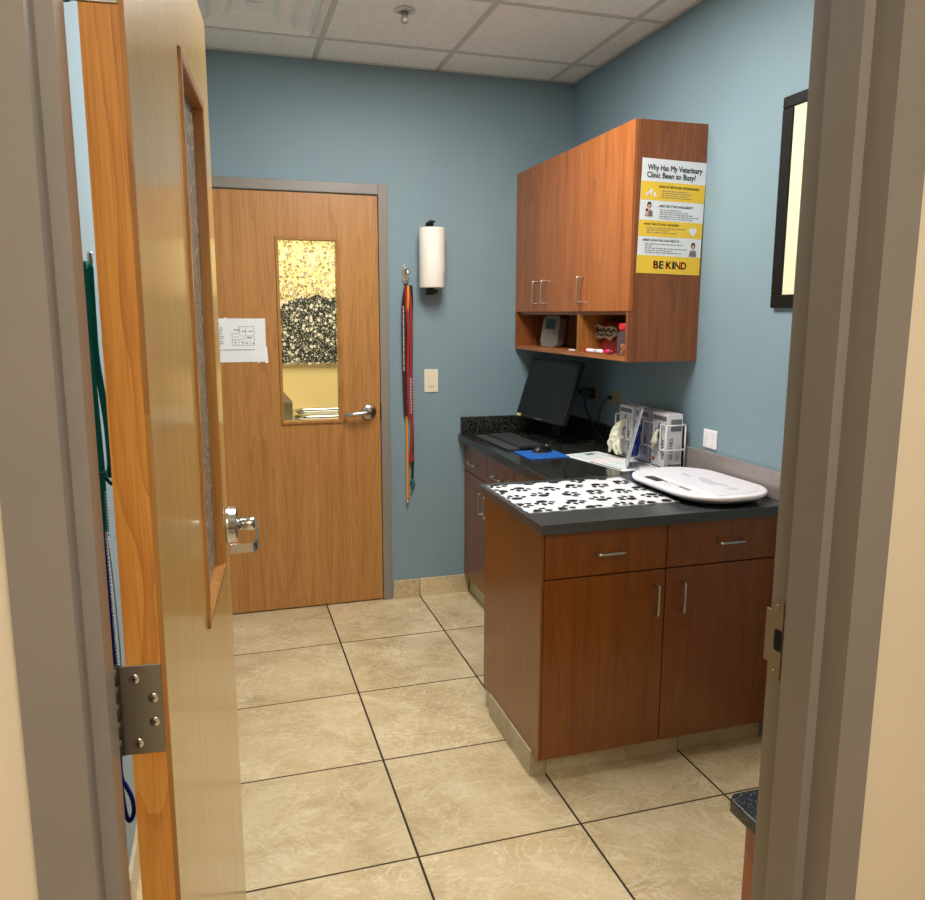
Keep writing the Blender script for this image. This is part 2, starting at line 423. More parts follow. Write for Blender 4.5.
# ------------------------------------------------------------------ room shell
H = 2.749; XL = -2.146; YF = -3.075; YH = -3.2
T = .12
def plane_z(name, x0, x1, y0, y1, z, m, label, cat, thick=.05, up=True):
    bm = BM(); box(bm, x0, x1, y0, y1, (z-thick if up else z), (z if up else z+thick))
    return solo(name, bm, m, label, cat, kind='structure')
plane_z('floor', XL-.1, .12, YH, .125, 0, m_tile, 'beige marbled stone tile floor with dark grout lines', 'floor')
plane_z('floor_hall', -4.2, 1.6, -5.4, YH, 0, m_tile, 'beige tile floor of the hallway outside the doorway', 'floor')
ce = plane_z('ceiling', XL-.1, .12, YF, .12, H, m_ceil, 'speckled grey white drop ceiling of square acoustic tiles', 'ceiling', up=False)
plane_z('ceiling_hall', -4.2, 1.6, -5.4, YF, H, m_ceil, 'speckled drop ceiling of the hallway', 'ceiling', up=False)
GX, GY, G = -.1454, -.2941, .6096
bm = BM()
for i in range(4):
    x = GX-i*G; box(bm, x-.012, x+.012, YF, 0, H-.004, H+.001)
for i in range(5):
    y = GY-i*G; box(bm, XL, 0, y-.012, y+.012, H-.0035, H+.001)
box(bm, XL, 0, -.02, 0, H-.004, H+.001); box(bm, -.02, 0, YF, 0, H-.0045, H+.001); box(bm, XL, XL+.02, YF, 0, H-.0045, H+.001)
obj('ceiling_grid', bm, m_tbar, ce)

DL, DR, DT = -1.982, -1.060, 2.130      # back doorway
bm = BM(); fr = .012
box(bm, XL-.1, DL, 0, T, 0, H); box(bm, DR, .12, 0, T, 0, H); box(bm, DL, DR, 0, T, DT, H)
solo('wall_back', bm, m_blue, 'slate blue back wall around the closed oak door', 'wall', kind='structure')
bm = BM(); box(bm, 0, .12, YF, 0, 0, H)
solo('wall_right', bm, m_blue, 'slate blue right wall behind the cabinets and counters', 'wall', kind='structure')
bm = BM(); box(bm, XL-.1, XL, YF, 0, 0, H)
solo('wall_left', bm, m_grey_wall, 'pale blue grey left wall behind the open door', 'wall', kind='structure')
OL, OR, OT = -2.047, -1.016, 2.19       # front opening
bm = BM(); box(bm, -4.2, OL, YH, YF, 0, H); box(bm, OR, 1.6, YH, YF, 0, H); box(bm, OL, OR, YH, YF, OT, H)
wf = solo('wall_front', bm, m_hall, 'cream hallway side of the wall around the open doorway', 'wall', kind='structure')
bm = BM(); box(bm, -4.2, 1.6, -5.5, -5.4, 0, H); box(bm, -4.3, -4.2, -5.4, YH, 0, H); box(bm, 1.6, 1.7, -5.4, YH, 0, H)
solo('wall_hall', bm, m_hall, 'cream walls of the hallway behind the viewer', 'wall', kind='structure')
# adjoining room seen through the lite of the back door
bm = BM(); yb = 1.72
box(bm, -2.9, .6, yb, yb+.1, 0, 2.7); box(bm, -3.0, -2.9, T, yb, 0, 2.7); box(bm, .6, .7, T, yb, 0, 2.7)
solo('wall_adjoining', bm, m_yellow, 'warm yellow wall of the lit room beyond the back door', 'wall', kind='structure')
bm = BM(); box(bm, -3, .7, T, yb, 2.7, 2.75); solo('ceiling_adjoining', bm, m_ceil, 'ceiling of the lit room beyond the back door', 'ceiling', kind='structure')
bm = BM(); box(bm, -3, .7, T+.005, yb, -.05, 0); solo('floor_adjoining', bm, m_tile, 'floor of the lit room beyond the back door', 'floor', kind='structure')

# baseboards of tile
bm = BM(); box(bm, -1.010, -.8635, -.011, 0, 0, .1, .0015); box(bm, -.8605, -.577, -.011, 0, 0, .1, .0015)
solo('baseboard_back', bm, m_basetile, 'beige stone tile baseboard between the back door and the counter', 'baseboard', kind='structure')
bm = BM()
for y0, y1 in ((-3.07, -2.56), (-2.557, -2.046), (-2.043, -1.532), (-1.529, -1.018), (-1.015, -.506), (-.503, -.005)): box(bm, XL, XL+.011, y0, y1, 0, .1, .0015)
solo('baseboard_left', bm, m_basetile, 'beige stone tile baseboard along the left wall', 'baseboard', kind='structure')

# ------------------------------------------------------------------ back door (closed)
bm = BM()
def frame_poly(xi, s, yf, yb_):     # rabbeted steel jamb section, s = +1 for the right jamb
    return None
# trim_1: frame of back door
x0, x1 = -1.980, -1.0655
box(bm, x1, x1+.048, -.012, T+.012, 0, DT+.053, .002); box(bm, x0-.05, x0, -.012, T+.012, 0, DT+.053, .002)
box(bm, x0, x1, -.012, T+.012, DT+.003, DT+.053, .002)
box(bm, x1-.016, x1, .045, .09, 0, DT+.003); box(bm, x0, x0+.016, .045, .09, 0, DT+.003)
t1 = obj('trim_1', bm, m_frame); tag(t1, 'taupe metal frame around the closed back door', 'door frame', kind='structure')
bm = BM(); box(bm, x1-.004, x1+.002, -.0125, .03, .99, 1.085, .001); obj('strike_plate', bm, m_black, t1)
door1 = thing('door_1', 'closed oak back door with narrow pebble film window and lever', 'door', (-1.52, 0, 0), kind='structure')
W1 = (-1.52, 0, 0)
DX0, DX1 = -1.977, -1.068; LX0, LX1, LZ0, LZ1 = -1.568, -1.279, .997, 1.905
bm = BM(); ya, yc = -.004, .041
box(bm, DX0, LX0, ya, yc, .008, 2.127, .0015); box(bm, LX1, DX1, ya, yc, .008, 2.127, .0015)
box(bm, LX0-.001, LX1+.001, ya, yc, .008, LZ0); box(bm, LX0-.001, LX1+.001, ya, yc, LZ1, 2.127)
obj('door_leaf', bm, m_oak, door1, shift=W1)
bm = BM()
for a in ((LX0-.011, LX0+.004, LZ0-.011, LZ1+.011), (LX1-.004, LX1+.011, LZ0-.011, LZ1+.011)): box(bm, a[0], a[1], ya-.008, .045, a[2], a[3], .002)
for a in ((LZ0-.011, LZ0+.004), (LZ1-.004, LZ1+.011)): box(bm, LX0-.011, LX1+.011, ya-.0085, .046, a[0], a[1], .002)
obj('lite_frame', bm, m_oaktrim, door1, shift=W1)
bm = BM(); box(bm, LX0, LX1, .016, .020, LZ0, LZ1); pane = obj('pane', bm, m_glass, door1, shift=W1)
bm = BM(); flat(bm, [(LX0+.004, 1.287), (LX1-.004, 1.283), (LX1-.004, LZ1-.004), (LX0+.004, LZ1-.004)], 'xz', .0152)
obj('window_film', bm, m_film, pane, shift=W1, label='translucent film of pebble dots over the upper pane')
bm = BM(); hx, hz = -1.131, 1.037
lathe(bm, [(.0, -.004), (.039, -.004), (.040, -.012), (.034, -.018), (.018, -.02), (.0155, -.05), (.0, -.05)], 28, (hx, 0, hz), 'y')
tube(bm, smoothpts([(hx, -.044, hz), (hx-.02, -.054, hz), (hx-.06, -.056, hz-.003), (hx-.10, -.054, hz-.006), (hx-.115, -.044, hz-.007)], 5), [.012]*15+[.010]*6, 10)
obj('lever_handle', bm, m_nickel, door1, shift=W1, label='brushed metal lever handle')
bm = BM(); box(bm, hx-.128, hx-.108, -.054, -.024, hz-.015, hz+.001, .003)
obj('lever_return', bm, m_steel, door1, shift=W1)
bm = BM()
for z in (.3, 1.08, 1.88): box(bm, DX0-.006, DX0+.004, -.014, -.004, z-.055, z+.055, .003)
obj('hinge', bm, m_steel, door1, shift=W1)

# evacuation map taped to the back door
NX0, NX1, NZ0, NZ1 = -1.905, -1.640, 1.306, 1.519
t = thing('paper_notice', 'white floor plan notice taped on the back door left of its window', 'notice', (NX0, -.005, NZ0))
L = (NX0, -.005, NZ0)
bm = BM(); box(bm, NX0, NX1, -.0062, -.005, NZ0, NZ1); obj('sheet', bm, m_paper, t, shift=L)
bm = BM(); yq = -.0066
def ln(xa, za, xb, zb, w=.0016):
    d = Vector((xb-xa, zb-za)).normalized(); n = Vector((-d.y, d.x))*w/2
    flat(bm, [(xa-n.x, za-n.y), (xb-n.x, zb-n.y), (xb+n.x, zb+n.y), (xa+n.x, za+n.y)], 'xz', yq)
px = lambda f: NX0+.105+f*.105; pz = lambda f: NZ0+.082+f*.092
for a in ((0, 0, 1, 0), (1, 0, 1, 1), (1, 1, .3, 1), (0, 0, 0, .62), (0, .62, .3, .62), (.3, .62, .3, 1), (.62, 1, .62, .5), (.36, .5, 1, .5), (.36, .95, .36, .5), (.0, .3, .5, .3), (.15, 0, .15, .3), (.3, 0, .3, .3), (.5, 0, .5, .25), (.66, 0, .66, .22), (.8, 0, .8, .25), (.5, .38, .9, .38), (.05, .45, .3, .45), (.7, .42, .7, .5)):
    ln(px(a[0]), pz(a[1]), px(a[2]), pz(a[3]))
for fx_, fz_, w_ in ((.45, .75, .022), (.75, .75, .02), (.7, .42, .02), (.08, .15, .01), (.4, .15, .012), (.58, .12, .012), (.9, .1, .01), (.08, .82, .03)):
    ln(px(fx_), pz(fz_), px(fx_)+w_, pz(fz_), .004)
for i in range(12):
    z = NZ1-.028-i*.0085; ln(NX0+.01+random.random()*.008, z, NX0+.055+random.random()*.012, z, .0028)
ln(NX0+.012, NZ0+.06, NX0+.055, NZ0+.06, .003); ln(NX0+.06, NZ0+.06, NX1-.055, NZ0+.06, .0035)
ln(NX0+.012, NZ0+.05, NX0+.03, NZ0+.05, .003)
ln(NX0+.02, NZ0+.09, NX0+.04, NZ0+.075, .002); ln(NX0+.04, NZ0+.075, NX0+.055, NZ0+.09, .002)
obj('printed_plan', bm, m_greyink, t, shift=L)
for q in ([(NX0+.072, NZ1+.004), (NX0+.085, NZ1+.004), (NX0+.047, NZ1-.045), (NX0+.040, NZ1-.045)],
          [(NX1-.075, NZ0+.05), (NX1-.05, NZ0+.03), (NX1-.03, NZ0-.004), (NX1-.04, NZ0-.004), (NX1-.055, NZ0+.024), (NX1-.078, NZ0+.044)],
          [(NX1-.006, NZ0-.006), (NX1+.009, NZ0-.006), (NX1+.004, NZ0+.075), (NX1-.006, NZ0+.075)]):
    bm = BM(); flat(bm, q, 'xz', -.0072); obj('tape_strip', bm, m_tape, t, shift=L, label='shiny strip of clear tape')

# ------------------------------------------------------------------ front doorway frame
def jamb(sx, xr):       # xr = rabbet face, sx +1 right jamb (face looks to -x)
    return [(xr+sx*.053, -3.060), (xr, -3.060), (xr, -3.110), (xr-sx*.016, -3.110), (xr-sx*.016, -3.168), (xr, -3.168), (xr, -3.212), (xr+sx*.053, -3.212)]
XRR, XRL, ZT = -1.067, -1.9945, 2.140
bm = BM()
prism(bm, jamb(1, XRR), 'xy', 0, ZT+.053); prism(bm, jamb(-1, XRL), 'xy', 0, ZT+.053)
head = [(-3.060, ZT+.053), (-3.060, ZT), (-3.110, ZT), (-3.110, ZT-.016), (-3.168, ZT-.016), (-3.168, ZT), (-3.212, ZT), (-3.212, ZT+.053)]
prism(bm, head, 'yz', XRL-.0, XRR+.0)
bmesh.ops.bevel(bm, geom=[e for e in bm.edges if e.is_manifold and e.calc_face_angle(0) > .5 and abs((e.verts[0].co-e.verts[1].co).z) > 1.5], offset=.0036, segments=3, affect='EDGES', profile=.5)
t2 = obj('trim_2', bm, m_frame); tag(t2, 'taupe steel frame of the open doorway with brass strike plate', 'door frame', kind='structure')
bm = BM()
sp = [(-3.052, 1.017), (-3.062, 1.017), (-3.062, .997), (-3.089, .997), (-3.089, 1.120), (-3.062, 1.120), (-3.062, 1.100), (-3.052, 1.100)]
prism(bm, sp, 'yz', XRR-.0018, XRR+.0005)
lathe(bm, [(.0, -.0022), (.0035, -.0022), (.0035, 0)], 12, (XRR-.0005, -3.076, 1.110), 'x'); lathe(bm, [(.0, -.0022), (.0035, -.0022), (.0035, 0)], 12, (XRR-.0005, -3.076, 1.007), 'x')
stp = obj('strike_plate', bm, m_brass, t2, label='dull brass strike plate with dark latch hole')
bm = BM(); prism(bm, rrect(-3.0885, -3.0725, 1.041, 1.075, .004, 3), 'yz', XRR-.0021, XRR-.0016); obj('latch_hole', bm, m_dark, stp)
bm = BM(); box(bm, -1.9955, -1.993, -3.108, -3.058, 1.006, 1.12); box(bm, -1.9955, -1.993, -3.108, -3.058, 1.86, 1.974); box(bm, -1.9955, -1.993, -3.108, -3.058, .25, .364); obj('hinge_leaf', bm, m_steel, t2)

# ------------------------------------------------------------------ open door
N_ = (-1.930, -3.050, 0); ang = math.atan2(.910, .077)
door2 = thing('door_2', 'oak door standing open into the room at left, hinge edge toward viewer', 'door', N_, ang, kind='structure')
DW, TH, DZ0, DZ1 = .914, .045, .012, 2.150
lx0, lx1, lz0, lz1 = .445, .750, 1.005, 1.940
bm = BM()
box(bm, .0045, lx0, 0, TH, DZ0, DZ1, .001); box(bm, lx1, DW, 0, TH, DZ0, DZ1, .001)
box(bm, lx0-.001, lx1+.001, 0, TH, DZ0, lz0); box(bm, lx0-.001, lx1+.001, 0, TH, lz1, DZ1)
obj('door_leaf', bm, m_oak_open, door2, label='pale oak veneer face')
bm = BM(); box(bm, 0, .006, .004, TH, DZ0, DZ1); obj('edge_band', bm, m_edge, door2, label='orange brown solid oak hinge edge')
bm = BM(); box(bm, -.0002, .0048, -.0003, .0055, DZ0, DZ1); obj('veneer_edge', bm, m_oaktrim, door2)
bm = BM()
b = .016
for xa, xb in ((lx0-b, lx0+.003), (lx1-.003, lx1+b)): box(bm, xa, xb, -.005, TH+.005, lz0-b, lz1+b, .002)
for za, zb in ((lz0-b, lz0+.003), (lz1-.003, lz1+b)): box(bm, lx0-b, lx1+b, -.0055, TH+.0055, za, zb, .002)
obj('lite_frame', bm, m_oaktrim, door2)
bm = BM(); box(bm, lx0, lx1, .014, .018, lz0, lz1); obj('pane', bm, m_frost, door2, label='frosted grey glass pane')
def door2_lever(sgn, y0, nm):
    bm = BM(); rx, rz = .838, 1.070
    q = lambda h: y0+sgn*h
    lathe(bm, [(0, q(0)), (.041, q(0)), (.042, q(.010)), (.040, q(.012)), (.040, q(.024)), (.037, q(.027)), (.020, q(.028)), (.0, q(.028))], 28, (rx, 0, rz), 'y')
    lathe(bm, [(.013, q(.016)), (.012, q(.030)), (.0145, q(.031)), (.0145, q(.062)), (.013, q(.064)), (0, q(.064))], 20, (rx, 0, rz), 'y')
    # lever blade: outward plate, long arm, return toward the door
    w = .0105
    ribbon(bm, [(rx+.017, q(.062), rz), (rx+.0, q(.067), rz), (rx-.06, q(.072), rz-.006), (rx-.105, q(.074), rz-.014), (rx-.122, q(.072), rz-.017), (rx-.128, q(.066), rz-.018), (rx-.131, q(.045), rz-.018), (rx-.132, q(.020), rz-.018)], .019, .006, (0, 0, 1))
    o = obj(nm, bm, m_chrome, door2, label='brushed chrome lever handle'); return o
lh = door2_lever(-1, 0, 'lever_handle')
door2_lever(1, TH, 'lever_handle')
bm = BM(); prism(bm, rrect(-.012+.0, .012, 1.022, 1.082, .003, 2), 'yz', DW, DW+.0016)
bmesh.ops.translate(bm, verts=bm.verts, vec=(0, TH/2, 0)); lp = obj('latch_plate', bm, m_nickel, door2)
for k, zc in enumerate((.311, 1.068, 1.918)):
    z0, z1 = zc-.057, zc+.057
    bm = BM(); box(bm, -.0018, .001, .0055, .056, z0, z1, .0006); box(bm, -.0018, .001, .050, .058, z0, z1)
    hg = obj('hinge', bm, m_nickel if k == 2 else m_steel, door2, label='steel butt hinge on the door edge')
    bm = BM()
    for j in range(5): lathe(bm, [(0, z0+j*.0228+.0003), (.0072, z0+j*.0228+.0006), (.0072, z0+(j+1)*.0228-.0006), (0, z0+(j+1)*.0228-.0003)], 14, (.001, .059, 0), 'z')
    obj('knuckle', bm, m_knuckle, hg)
    for sx_, sz_ in ((.036, .040), (.016, .014), (.016, -.017), (.036, -.043)):
        bm = BM(); lathe(bm, [(0, -.0026), (.0052, -.0026), (.0066, -.0018), (.0066, 0)], 14, (0, sx_, zc+sz_), 'x')
        tube(bm, [(-.0027, sx_-.003, zc+sz_), (-.0027, sx_+.003, zc+sz_)], .0006, 4, mi=1); tube(bm, [(-.0027, sx_, zc+sz_-.003), (-.0027, sx_, zc+sz_+.003)], .0006, 4, mi=1)
        obj('screw', bm, [m_chrome, m_dark], hg)

# ------------------------------------------------------------------ pull handle helper
def bar_pull(parent, mid, along, out, length=.105, proud=.030, r=.0048):
    a, o_ = Vector(along), Vector(out); c = Vector(mid); h = length/2
    bm = BM()
    tube(bm, smoothpts([c-a*h, c-a*h+o_*(proud-.008), c-a*(h-.008)+o_*proud, c+a*(h-.008)+o_*proud, c+a*h+o_*(proud-.008), c+a*h], 4), r, 8)
    return obj('handle', bm, m_nickel, parent, label='brushed nickel bar pull')

# ------------------------------------------------------------------ peninsula base cabinet
IB = (-.45, -1.54, 0)
isl = thing('base_cabinet', 'reddish wood peninsula cabinet with two drawers over two doors', 'cabinet', IB)
bm = BM(); box(bm, -.914, -.010, -1.803, -1.262, .084, .8655, .001)
obj('cabinet_body', bm, m_cherry_d, isl, shift=IB)
bm = BM(); box(bm, -.9145, -.9065, -1.8225, -1.8032, .084, .8655); obj('side_panel', bm, m_cherry_d, isl, shift=IB)
bm = BM()
for y0, y1 in ((-1.769, -1.608), (-1.6055, -1.35)): box(bm, -.921, -.9105, y0, y1, 0, .093, .001)
for xa, xb in ((-.9104, -.862), (-.8595, -.353), (-.350, -.004)): box(bm, xa, xb, -1.769, -1.758, 0, .0835, .001)
box(bm, -.905, -.01, -1.757, -1.27, 0, .0835)
obj('kick_base', bm, m_kick, isl, shift=IB, label='beige grey stone tile kick base')
yf, yk = -1.822, -1.8035
for nm, xa, xb, za, zb in (('drawer', -.904, -.4665, .709, .8645), ('drawer', -.4625, -.012, .709, .8645), ('door', -.904, -.4665, .086, .704), ('door', -.4625, -.012, .086, .704)):
    bm = BM(); box(bm, xa, xb, yf, yk, za, zb, .0012); o = obj(nm, bm, m_cherry_d, isl, shift=IB)
    L = Vector(IB)
    if nm == 'drawer':
        bar_pull(o, Vector(((xa+xb)/2 + (.004 if xa < -.5 else .010), yf, .784))-L, (1, 0, 0), (0, -1, 0), .090)
    else:
        bar_pull(o, Vector((-.505 if xa < -.5 else -.406, yf, .606))-L, (0, 0, 1), (0, -1, 0), .098)
# peninsula worktop
WT = (-.46, -1.54, .865)
wt = thing('worktop', 'dark slate grey laminate peninsula worktop carrying paw mat and scale', 'worktop', WT)
bm = BM(); box(bm, -.932, -.001, -1.853, -1.2415, .866, .9, .0022, seg=2)
obj('slab', bm, m_slate, wt, shift=WT)
bm = BM(); box(bm, -.016, -.001, -1.853, -1.2115, .9005, 1.001, .0015); obj('backsplash', bm, m_splash, wt, shift=WT, label='light brushed grey backsplash strip')

# ------------------------------------------------------------------ granite counter along the right wall
GT = (-.32, -.62, .865)
gt = thing('worktop', 'black speckled granite worktop under the wall cabinet', 'worktop', GT)
bm = BM(); box(bm, -.640, -.001, -1.2395, -.001, .862, .9, .003, seg=2); obj('slab', bm, m_granite, gt, shift=GT)
bm = BM(); box(bm, -.628, -.001, -.021, -.001, .9, .992, .0015); obj('backsplash', bm, m_granite, gt, shift=GT)
bm = BM(); box(bm, -.021, -.001, -1.21, -.0215, .9, .992, .0015); obj('backsplash', bm, m_granite, gt, shift=GT)
def far_cab(label, y0, y1, cols):
    loc = (-.3, (y0+y1)/2, 0); L = Vector(loc)
    t = thing('base_cabinet', label, 'cabinet', loc, group=None)
    bm = BM(); box(bm, -.586, -.003, y0, y1, .1, .861); obj('cabinet_body', bm, m_cherry_d, t, shift=loc)
    bm = BM(); box(bm, -.574, -.01, y0, y1, 0, .0995); obj('kick_base', bm, m_kick, t, shift=loc)
    for ya_, yb_, hy in cols:
        bm = BM(); box(bm, -.605, -.5865, yb_, ya_, .703, .860, .0012); d = obj('drawer', bm, m_cherry_d, t, shift=loc)
        bar_pull(d, Vector((-.605, (ya_+yb_)/2, .765))-L, (0, 1, 0), (-1, 0, 0))
        bm = BM(); box(bm, -.605, -.5865, yb_, ya_, .102, .698, .0012); d = obj('door', bm, m_cherry_d, t, shift=loc)
        bar_pull(d, Vector((-.605, hy, .585))-L, (0, 0, 1), (-1, 0, 0))
far_cab('reddish wood base cabinet in the corner against the back wall', -.772, -.003, ((-.006, -.384, -.345), (-.388, -.770, -.425)))
far_cab('reddish wood base cabinet half hidden behind the peninsula', -1.238, -.7735, ((-.776, -1.236, -.82),))

# ------------------------------------------------------------------ wall cabinet
UC = (-.16, -.62, 1.355)
uc = thing('wall_cabinet', 'wood wall cabinet with three doors above two open cubbies', 'cabinet', UC)
bm = BM(); y0, y1 = -1.240, -.003; th = .018
box(bm, -.298, -.001, y0, y0+th, 1.355, 2.272, .001); box(bm, -.298, -.001, y1-th, y1, 1.355, 2.272)
box(bm, -.318, -.2985, y0, y0+th, 1.355, 1.552); box(bm, -.318, -.2985, y1-th, y1, 1.355, 1.552)
box(bm, -.298, -.001, y0+th, y1-th, 2.254, 2.272)
obj('cabinet_body', bm, m_cherry_shade, uc, shift=UC)
bm = BM(); box(bm, -.318, -.001, y0+th, y1-th, 1.357, 1.375); box(bm, -.297, -.001, y0+th, y1-th, 1.540, 1.556)
obj('shelf', bm, m_cherry_x, uc, shift=UC)
bm = BM(); box(bm, -.316, -.006, -.793, -.775, 1.375, 1.540); obj('divider', bm, m_inside, uc, shift=UC)
bm = BM(); box(bm, -.006, -.001, y0+th, y1-th, 1.375, 2.254); obj('back_panel', bm, m_inside, uc, shift=UC)
for ya_, yb_, hy in ((-.004, -.371, -.318), (-.374, -.782, -.428), (-.785, -1.2395, -.828)):
    bm = BM(); box(bm, -.318, -.2995, yb_, ya_, 1.554, 2.271, .0012); d = obj('door', bm, m_cherry, uc, shift=UC)
    bar_pull(d, Vector((-.318, hy, 1.648))-Vector(UC), (0, 0, 1), (-1, 0, 0), .107)

# poster on the cabinet end
PO = (-.151, -1.2405, 1.699)
po = thing('poster', 'yellow and white clinic poster on the end of the wall cabinet', 'poster', PO)
po.rotation_euler = (0, math.radians(1.3), 0)
PW, PH = .282, .430
sheet = BM(); box(sheet, -PW/2, PW/2, -.0012, -.0002, 0, PH)
bm = sheet
bands = [(.357, .196), (.673, .532), (1.0, .841)]
for f0, f1 in bands: flat(bm, [(-PW/2, PH*(1-f0)), (PW/2, PH*(1-f0)), (PW/2, PH*(1-f1)), (-PW/2, PH*(1-f1))], 'xz', -.0015, 1)
X_, Z_ = (1, 0, 0), (0, 0, 1)
def at(fx_, fz_): return (-PW/2+fx_*PW, -.0019, PH*(1-fz_))
bm = BM()
text_bm(bm, 'Why Has My Veterinary', .030, at(.085, .098), X_, Z_, bold=.024, width=PW*.85)
text_bm(bm, 'Clinic Been so Busy?', .030, at(.075, .163), X_, Z_, bold=.024, width=PW*.76)
obj('title_lettering', bm, m_navy, po)
bm = sheet
for s_, fx_, fz_, w_ in (('MORE PATIENTS PER VETERINARIAN', .27, .247, .63), ('...AND LESS STAFF AVAILABILITY', .27, .413, .56), ('WHAT HAS STAYED THE SAME?', .07, .575, .55), ("HERE'S HOW YOU CAN HELP US", .07, .715, .57)):
    text_bm(bm, s_, .0125, at(fx_, fz_), X_, Z_, mi=2, bold=.02, width=PW*w_)
def greek(fx_, fz_, lens, dz=.0185):
    for i, l in enumerate(lens):
        x = fx_
        while x < fx_+l:
            w_ = random.uniform(.02, .06); e = min(x+w_, fx_+l)
            p = at(x, fz_+i*dz); q = at(e, fz_+i*dz)
            flat(bm, [(p[0], p[2]-.0016), (q[0], p[2]-.0016), (q[0], p[2]+.0012), (p[0], p[2]+.0012)], 'xz', -.0019, 3); x = e+.012
greek(.32, .272, (.42, .48, .40, .47)); greek(.31, .437, (.33, .45, .52, .63, .52)); greek(.12, .597, (.62, .36, .48), .02); greek(.11, .738, (.60, .11, .66, .43, .58), .019)
obj('sign_face', sheet, [m_postw, m_yel, m_ink, m_greyink], po)
bm = BM()
for ch, mi, fx_, w_ in (('B', 0, .25, .075), ('E', 1, .34, .065), ('K', 0, .45, .085), ('I', 1, .545, .022), ('N', 2, .59, .085), ('D', 0, .69, .08)):
    text_bm(bm, ch, .040, at(fx_, .952), X_, Z_, mi=mi, bold=.035, width=PW*w_)
obj('slogan_lettering', bm, [m_red, m_teal, m_orange_i], po)
bm = BM(); h = -.0021
def P2(fx_, fz_): a = at(fx_, fz_); return (a[0], a[2])
# dog and cat silhouettes, heart
flat(bm, [P2(*p) for p in ((.075, .325), (.085, .295), (.13, .283), (.155, .262), (.185, .262), (.19, .275), (.17, .283), (.165, .318), (.155, .318), (.15, .297), (.11, .300), (.095, .325))], 'xz', h)
flat(bm, [P2(*p) for p in ((.20, .325), (.195, .295), (.205, .28), (.215, .288), (.225, .30), (.245, .315), (.25, .327))], 'xz', h)
obj('dog_and_cat_icon', bm, m_postw, po)
bm = BM(); ht = [(.85+.064*(16*math.sin(a)**3)/16, .612-.045*(13*math.cos(a)-5*math.cos(2*a)-2*math.cos(3*a)-math.cos(4*a))/16) for a in (2*PI*k/28 for k in range(28))]
flat(bm, [P2(*p) for p in ht], 'xz', h); obj('heart_icon', bm, m_postw, po)
for cx_, cz_ in ((.14, .46), (.87, .795)):
    bm = BM()
    flat(bm, [P2(cx_+a, cz_+b_) for a, b_ in ((-.06, .04), (-.045, -.01), (-.015, -.02), (.02, -.02), (.05, -.01), (.062, .04))], 'xz', h, 3)
    flat(bm, [P2(*p) for p in ell(cx_+.0, cz_-.058, .034, .030)], 'xz', h, 1)
    flat(bm, [P2(*p) for p in ell(cx_+.0, cz_-.048, .020, .021)], 'xz', h-.0002, 2)
    flat(bm, [P2(*p) for p in ((cx_-.009, cz_-.03), (cx_+.009, cz_-.03), (cx_+.012, cz_-.005), (cx_-.012, cz_-.005))], 'xz', h-.0002, 2)
    if cx_ < .5:
        flat(bm, [P2(*p) for p in ell(.105, .445, .018, .014)], 'xz', h-.0003, 1); flat(bm, [P2(*p) for p in ell(.11, .475, .025, .022)], 'xz', h-.0003, 2)
    obj('figure_icon', bm, [m_postw, m_ink, m_skin, m_greyink], po)

# things in the cubbies
gd = thing('handheld_device', 'grey plastic device with dark square display in the left cubby', 'device', (-.235, -.300, 1.375), math.radians(-76))
tl = math.radians(10)
bm = BM(); prism(bm, rrect(-.070, .070, 0, .160, .024, 5), 'xz', -.02, .02, bev=.007)
bmesh.ops.rotate(bm, verts=bm.verts, cent=(0, 0, 0), matrix=Matrix.Rotation(-tl, 3, 'X')); obj('housing', bm, m_grey_dev, gd)
def tilted(bm): bmesh.ops.rotate(bm, verts=bm.verts, cent=(0, 0, 0), matrix=Matrix.Rotation(-tl, 3, 'X'))
bm = BM(); prism(bm, rrect(-.040, .034, .092, .142, .005, 3), 'xz', -.0212, -.019); tilted(bm); obj('display', bm, m_screen, gd)
bm = BM(); prism(bm, rrect(-.04, .036, .03, .09, .006, 3), 'xz', -.0215, -.019); box(bm, -.04, .036, -.0222, -.0205, .028, .030); tilted(bm); obj('front_panel', bm, m_grey_dev, gd)
bm = BM(); box(bm, -.3135, -.294, -.722, -.682, 1.3752, 1.383, .003); solo('card_stub', bm, m_white, 'tiny white tab lying at the front edge of left cubby', 'tab', (-.304, -.702, 1.3752))
bg = thing('treat_bag', 'dark red treat bag with pale scribbled label in the right cubby', 'bag', (-.19, -.885, 1.375), math.radians(-86)); bg.scale = (1.15, 1, 1.0)
bm = BM()
nx, nz = 10, 10
for side in (-1, 1):
    vs = [[bm.verts.new((-.095+.19*i/nx, side*(.004+.030*math.sin(PI*i/nx)*(1-(j/nz))**.5), .132*j/nz)) for j in range(nz+1)] for i in range(nx+1)]
    for i in range(nx):
        for j in range(nz):
            f = bm.faces.new((vs[i][j], vs[i+1][j], vs[i+1][j+1], vs[i][j+1])); f.smooth = True
obj('pouch', bm, m_treatred, bg)
bm = BM()
lab = [(-.088, .066), (-.09, .118), (-.06, .124), (-.03, .112), (.03, .116), (.07, .108), (.075, .078), (.05, .07), (.03, .055), (-.02, .066), (-.05, .06)]
prism(bm, lab, 'xz', -.036, -.034); lb = obj('label', bm, m_tanlabel, bg)
bm = BM()
tube(bm, smoothpts([(-.075, -.0375, .085), (-.066, -.0375, .112), (-.06, -.0375, .09), (-.045, -.0375, .103), (-.035, -.0375, .09), (-.02, -.0375, .105), (-.005, -.0375, .09), (.012, -.0375, .106), (.03, -.0375, .09), (.05, -.0375, .102), (.062, -.0375, .092)], 4), .0032, 6)
tube(bm, smoothpts([(-.07, -.0375, .073), (-.05, -.0375, .082), (-.035, -.0375, .073), (-.015, -.0375, .081), (.02, -.0375, .074), (.04, -.0375, .082)], 4), .0028, 6)
obj('script', bm, m_ink, lb)
